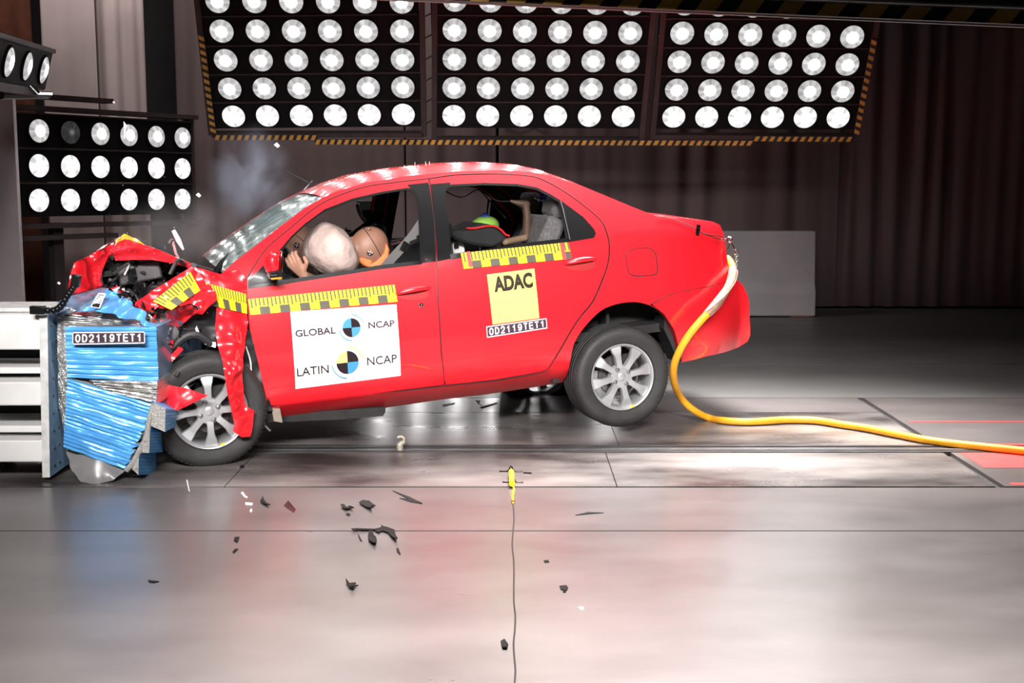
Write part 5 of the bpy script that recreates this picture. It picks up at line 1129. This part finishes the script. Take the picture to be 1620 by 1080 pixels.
for pts, lb in (([(910, 815), (930, 810), (955, 811), (930, 813)], 'long thin dark sliver on the floor, farthest right of the scattered pieces'), ([(621, 776), (648, 786), (668, 796), (645, 789)], 'long dark sliver pointing down-right near the wide floor seam'), ([(632, 788), (650, 790), (668, 797), (650, 794)], 'second dark sliver just below the first near the wide seam'), ([(700, 640), (720, 637), (719, 639), (701, 643)], 'dark sliver on the bright floor behind the car sill'), ([(759, 644), (785, 637), (787, 638), (762, 646)], 'longest dark sliver on the bright floor under the rear door'), ([(752, 633), (760, 634), (758, 638), (763, 642), (756, 638)], 'twisted dark sliver on the floor beneath the rear door')):
    fpoly('rubber_sliver', pts, 'debris', lb, 'fragment', th=.003, grp='thin dark slivers on the floor')
for pts, lb in (([(381, 780), (384, 778), (389, 785), (392, 786), (390, 788), (386, 786)], 'upper white glass sliver on the floor at left'), ([(388, 795), (400, 796), (399, 799), (388, 798)], 'middle pinkish white glass sliver on the floor at left'), ([(395, 808), (398, 804), (399, 809), (396, 811)], 'lower white glass sliver on the floor at left')):
    fpoly('glass_sliver', pts, 'shard_white', lb, 'glass fragment', th=.004, grp='white glass slivers on the floor')
fpoly('glass_sliver', [(449, 800), (456, 792), (468, 806), (465, 811)], 'window_glass', 'faint transparent glass piece on the floor right of the white slivers', 'glass fragment', th=.003)
# airborne shards
rnd = random.Random(11)
def shard(x, y, Y, s, m, label, pts=None):
    c = Q(x, y, Y); b = MB(); vs = [Vector((a, 0, bb))*s for a, bb in (pts or ((-1, .2), (0, 1), (1, -.1), (.2, -.8)))]
    b.prism(vs, (0, .003, 0), m); o = b.obj('flying_shard', smooth=False); o.location = c; tag(o, label, 'glass fragment', 'airborne fragments'); return o
shard(438, 230, 6.8, .016, 'shard_white', 'white chip in mid-air between the smoke and the leftmost overhead bank')
shard(314, 309, 6.6, .014, 'shard_white', 'white chip in mid-air at the lower right of the left lamp bank')
shard(197, 207, 6.5, .03, 'shard_white', 'long thin pale sliver in mid-air in front of the left lamp bank', ((-.1, 1.6), (.35, 1.0), (-.05, -1.4), (-.12, -1.4)))
shard(296, 768, 5.9, .03, 'shard_white', 'thin glassy sliver in mid-air low in front of the front wheel', ((-.1, 1), (.1, .8), (.4, -1), (.2, -.8)))
shard(180, 162, 6.6, .007, 'shard_white', 'tiny speck in mid-air above the left lamp bank')
shard(93, 448, 6.0, .008, 'shard_white', 'tiny speck in mid-air left of the black flexible arm')
shard(262, 470, 6.2, .010, 'shard_white', 'small speck in mid-air before the engine bay')
mb = MB()
for i in range(260):
    x = rnd.gauss(255, 60); y = rnd.gauss(430, 90)
    if y > 730 or y < 250: continue
    c = Q(x, y, rnd.uniform(5.8, 6.9)); s_ = rnd.uniform(.001, .0026); mb.add([c+Vector((rnd.uniform(-1, 1), rnd.uniform(-1, 1), rnd.uniform(-1, 1)))*s_ for _ in range(4)], [(0, 1, 2), (0, 2, 3), (0, 3, 1), (1, 2, 3)], 'shard_white')
o = mb.obj('glass_dust', smooth=False, fix=False); tag(o, 'fine white glass dust flying around the crushed bonnet and barrier', 'dust', kind='stuff')
# roof spikes
for g_, xs in (('small', [(640, 6), (646, 5), (651, 4), (657, 11)]), ('big', [(674, 12), (680, 12), (685, 8), (690, 6), (694, 8), (699, 7)])):
    for x, h in xs:
        a = T(x, 270, .7); u, w = a.x, a.z; a = Vector((u, .7, w-.01)); b = Vector((u+.002, .7, w+h/280+.012)); p = C2W(a)
        o = MB().tube([Vector(), C2W(b)-p], [.0035, .0015], 'shard_white', 5).obj('roof_spike'); o.location = p
        tag(o, 'thin pale spike standing up from the middle of the red roof, near the antenna side' if g_ == 'small' else 'thin pale spike in the tight cluster standing on the red roof above the pillar', 'spike', 'spikes on the roof, front cluster' if g_ == 'small' else 'spikes on the roof, rear cluster')
# tow hook in the rail slot
hk0 = FL(633, 712); mat('rusty', (.42, .38, .30), .5, metal=.4, var=.3, vscale=25)
o = MB().tube(spline([Q(x, y, 6.86)-hk0 for x, y in ((633, 713), (633, 703), (638, 699), (639, 694), (635, 690.5), (629, 691.5))], 5), [.019]*6+[.015]*6+[.0085]*14, 'rusty', 10).obj('tow_hook'); o.location = hk0; tag(o, 'small grey steel tow hook sticking up from the floor rail slot', 'hook')
# trigger sensor and its cable
s1 = FL(810, 756); sen = empty('floor_sensor', s1, 'yellow cylindrical sensor taped to the steel floor plate near the wide seam', 'sensor')
MB().tube([FL(809, 746, .022)-s1, FL(810, 765, .022)-s1], .014, 'yellow_sticker', 14).obj('sensor_body', sen)
for a, b in (((790, 745), (827, 745)), ((795, 762), (828, 762.5)), ((828, 747.5), (841, 748))):
    A = FL(*a, .004)-s1; B = FL(*b, .004)-s1; M_ = A.lerp(B, .5); mb = MB().tube(spline([A, A.lerp(B, .35), M_+Vector((0, 0, .026 if b[0] < 830 and a[0] < 800 else 0)), A.lerp(B, .65), B], 4), .0035, 'black_trim', 6); mb.obj('tape_strip', sen)
MB().tube(spline([FL(810, 766, .015)-s1, FL(813, 772, .006)-s1, FL(811, 785, .006)-s1, FL(812, 795, .006)-s1], 5), .005, 'yellow_sticker', 8).lathe([(.010, 0), (.010, .012), (.0001, .012)], FL(812, 796, 0)-s1, (0, 0, 1), 'chrome', 10).obj('lead', sen)
wv = [FL(812, 797, .003)]+[FL(812+1.5*math.sin(i*1.7)+(2 if i > 5 else 0), 797+i*22, .003) for i in range(1, 16)]
o = MB().tube(spline(wv, 4), .003, 'wire_dark', 6).obj('sensor_cable'); tag(o, 'thin dark cable running from the yellow sensor straight to the bottom edge', 'cable')
nb = FL(383, 740, .0); o = MB().sphere((0, 0, .008), (.012, .012, .009), 'debris', 2).obj('rubber_plug'); o.location = nb; tag(o, 'small black round plug on the steel floor right of the front wheel', 'plug')
# ---------------------------------------------------------------- smoke and dust
def smoke(name, c, r, dens, col, label, sc=3, thr=.45):
    m, t, N, K, b = nt(name+'_mat'); out = N['Material Output']; N.remove(b); vol = N.new('ShaderNodeVolumePrincipled'); K.new(vol.outputs[0], out.inputs['Volume']); vol.inputs['Color'].default_value = (*col, 1); vol.inputs['Anisotropy'].default_value = .2
    tc = N.new('ShaderNodeTexCoord'); ns = N.new('ShaderNodeTexNoise'); ns.inputs['Scale'].default_value = sc; ns.inputs['Detail'].default_value = 4; ns.inputs['Distortion'].default_value = .6; K.new(tc.outputs['Object'], ns.inputs[0])
    mr = N.new('ShaderNodeMapRange'); mr.inputs[1].default_value = thr; mr.inputs[2].default_value = thr+.3; K.new(ns.outputs[0], mr.inputs[0])
    dv = N.new('ShaderNodeVectorMath'); dv.operation = 'DIVIDE'; dv.inputs[1].default_value = r; K.new(tc.outputs['Object'], dv.inputs[0]); ln = N.new('ShaderNodeVectorMath'); ln.operation = 'LENGTH'; K.new(dv.outputs[0], ln.inputs[0])
    fo = N.new('ShaderNodeMapRange'); fo.interpolation_type = 'SMOOTHSTEP'; fo.inputs[1].default_value = .15; fo.inputs[2].default_value = 1; fo.inputs[3].default_value = dens; fo.inputs[4].default_value = 0; K.new(ln.outputs['Value'], fo.inputs[0])
    mu = N.new('ShaderNodeMath'); mu.operation = 'MULTIPLY'; K.new(mr.outputs[0], mu.inputs[0]); K.new(fo.outputs[0], mu.inputs[1]); K.new(mu.outputs[0], vol.inputs['Density'])
    o = MB().sphere((0, 0, 0), r, name+'_mat', 3).obj(name); o.location = c; return tag(o, label, 'smoke', kind='stuff')
smoke('smoke_plume', Q(395, 275, 8.2), (.32, .3, .36), 5.0, (.72, .78, .95), 'bluish grey smoke puff rising in front of the windscreen below the overhead bank', 4, .42)
smoke('dust_haze', Q(300, 365, 8.0), (.55, .4, .3), 1.6, (.8, .75, .74), 'thin pale dust haze above the crumpled bonnet before the windscreen', 3, .35)
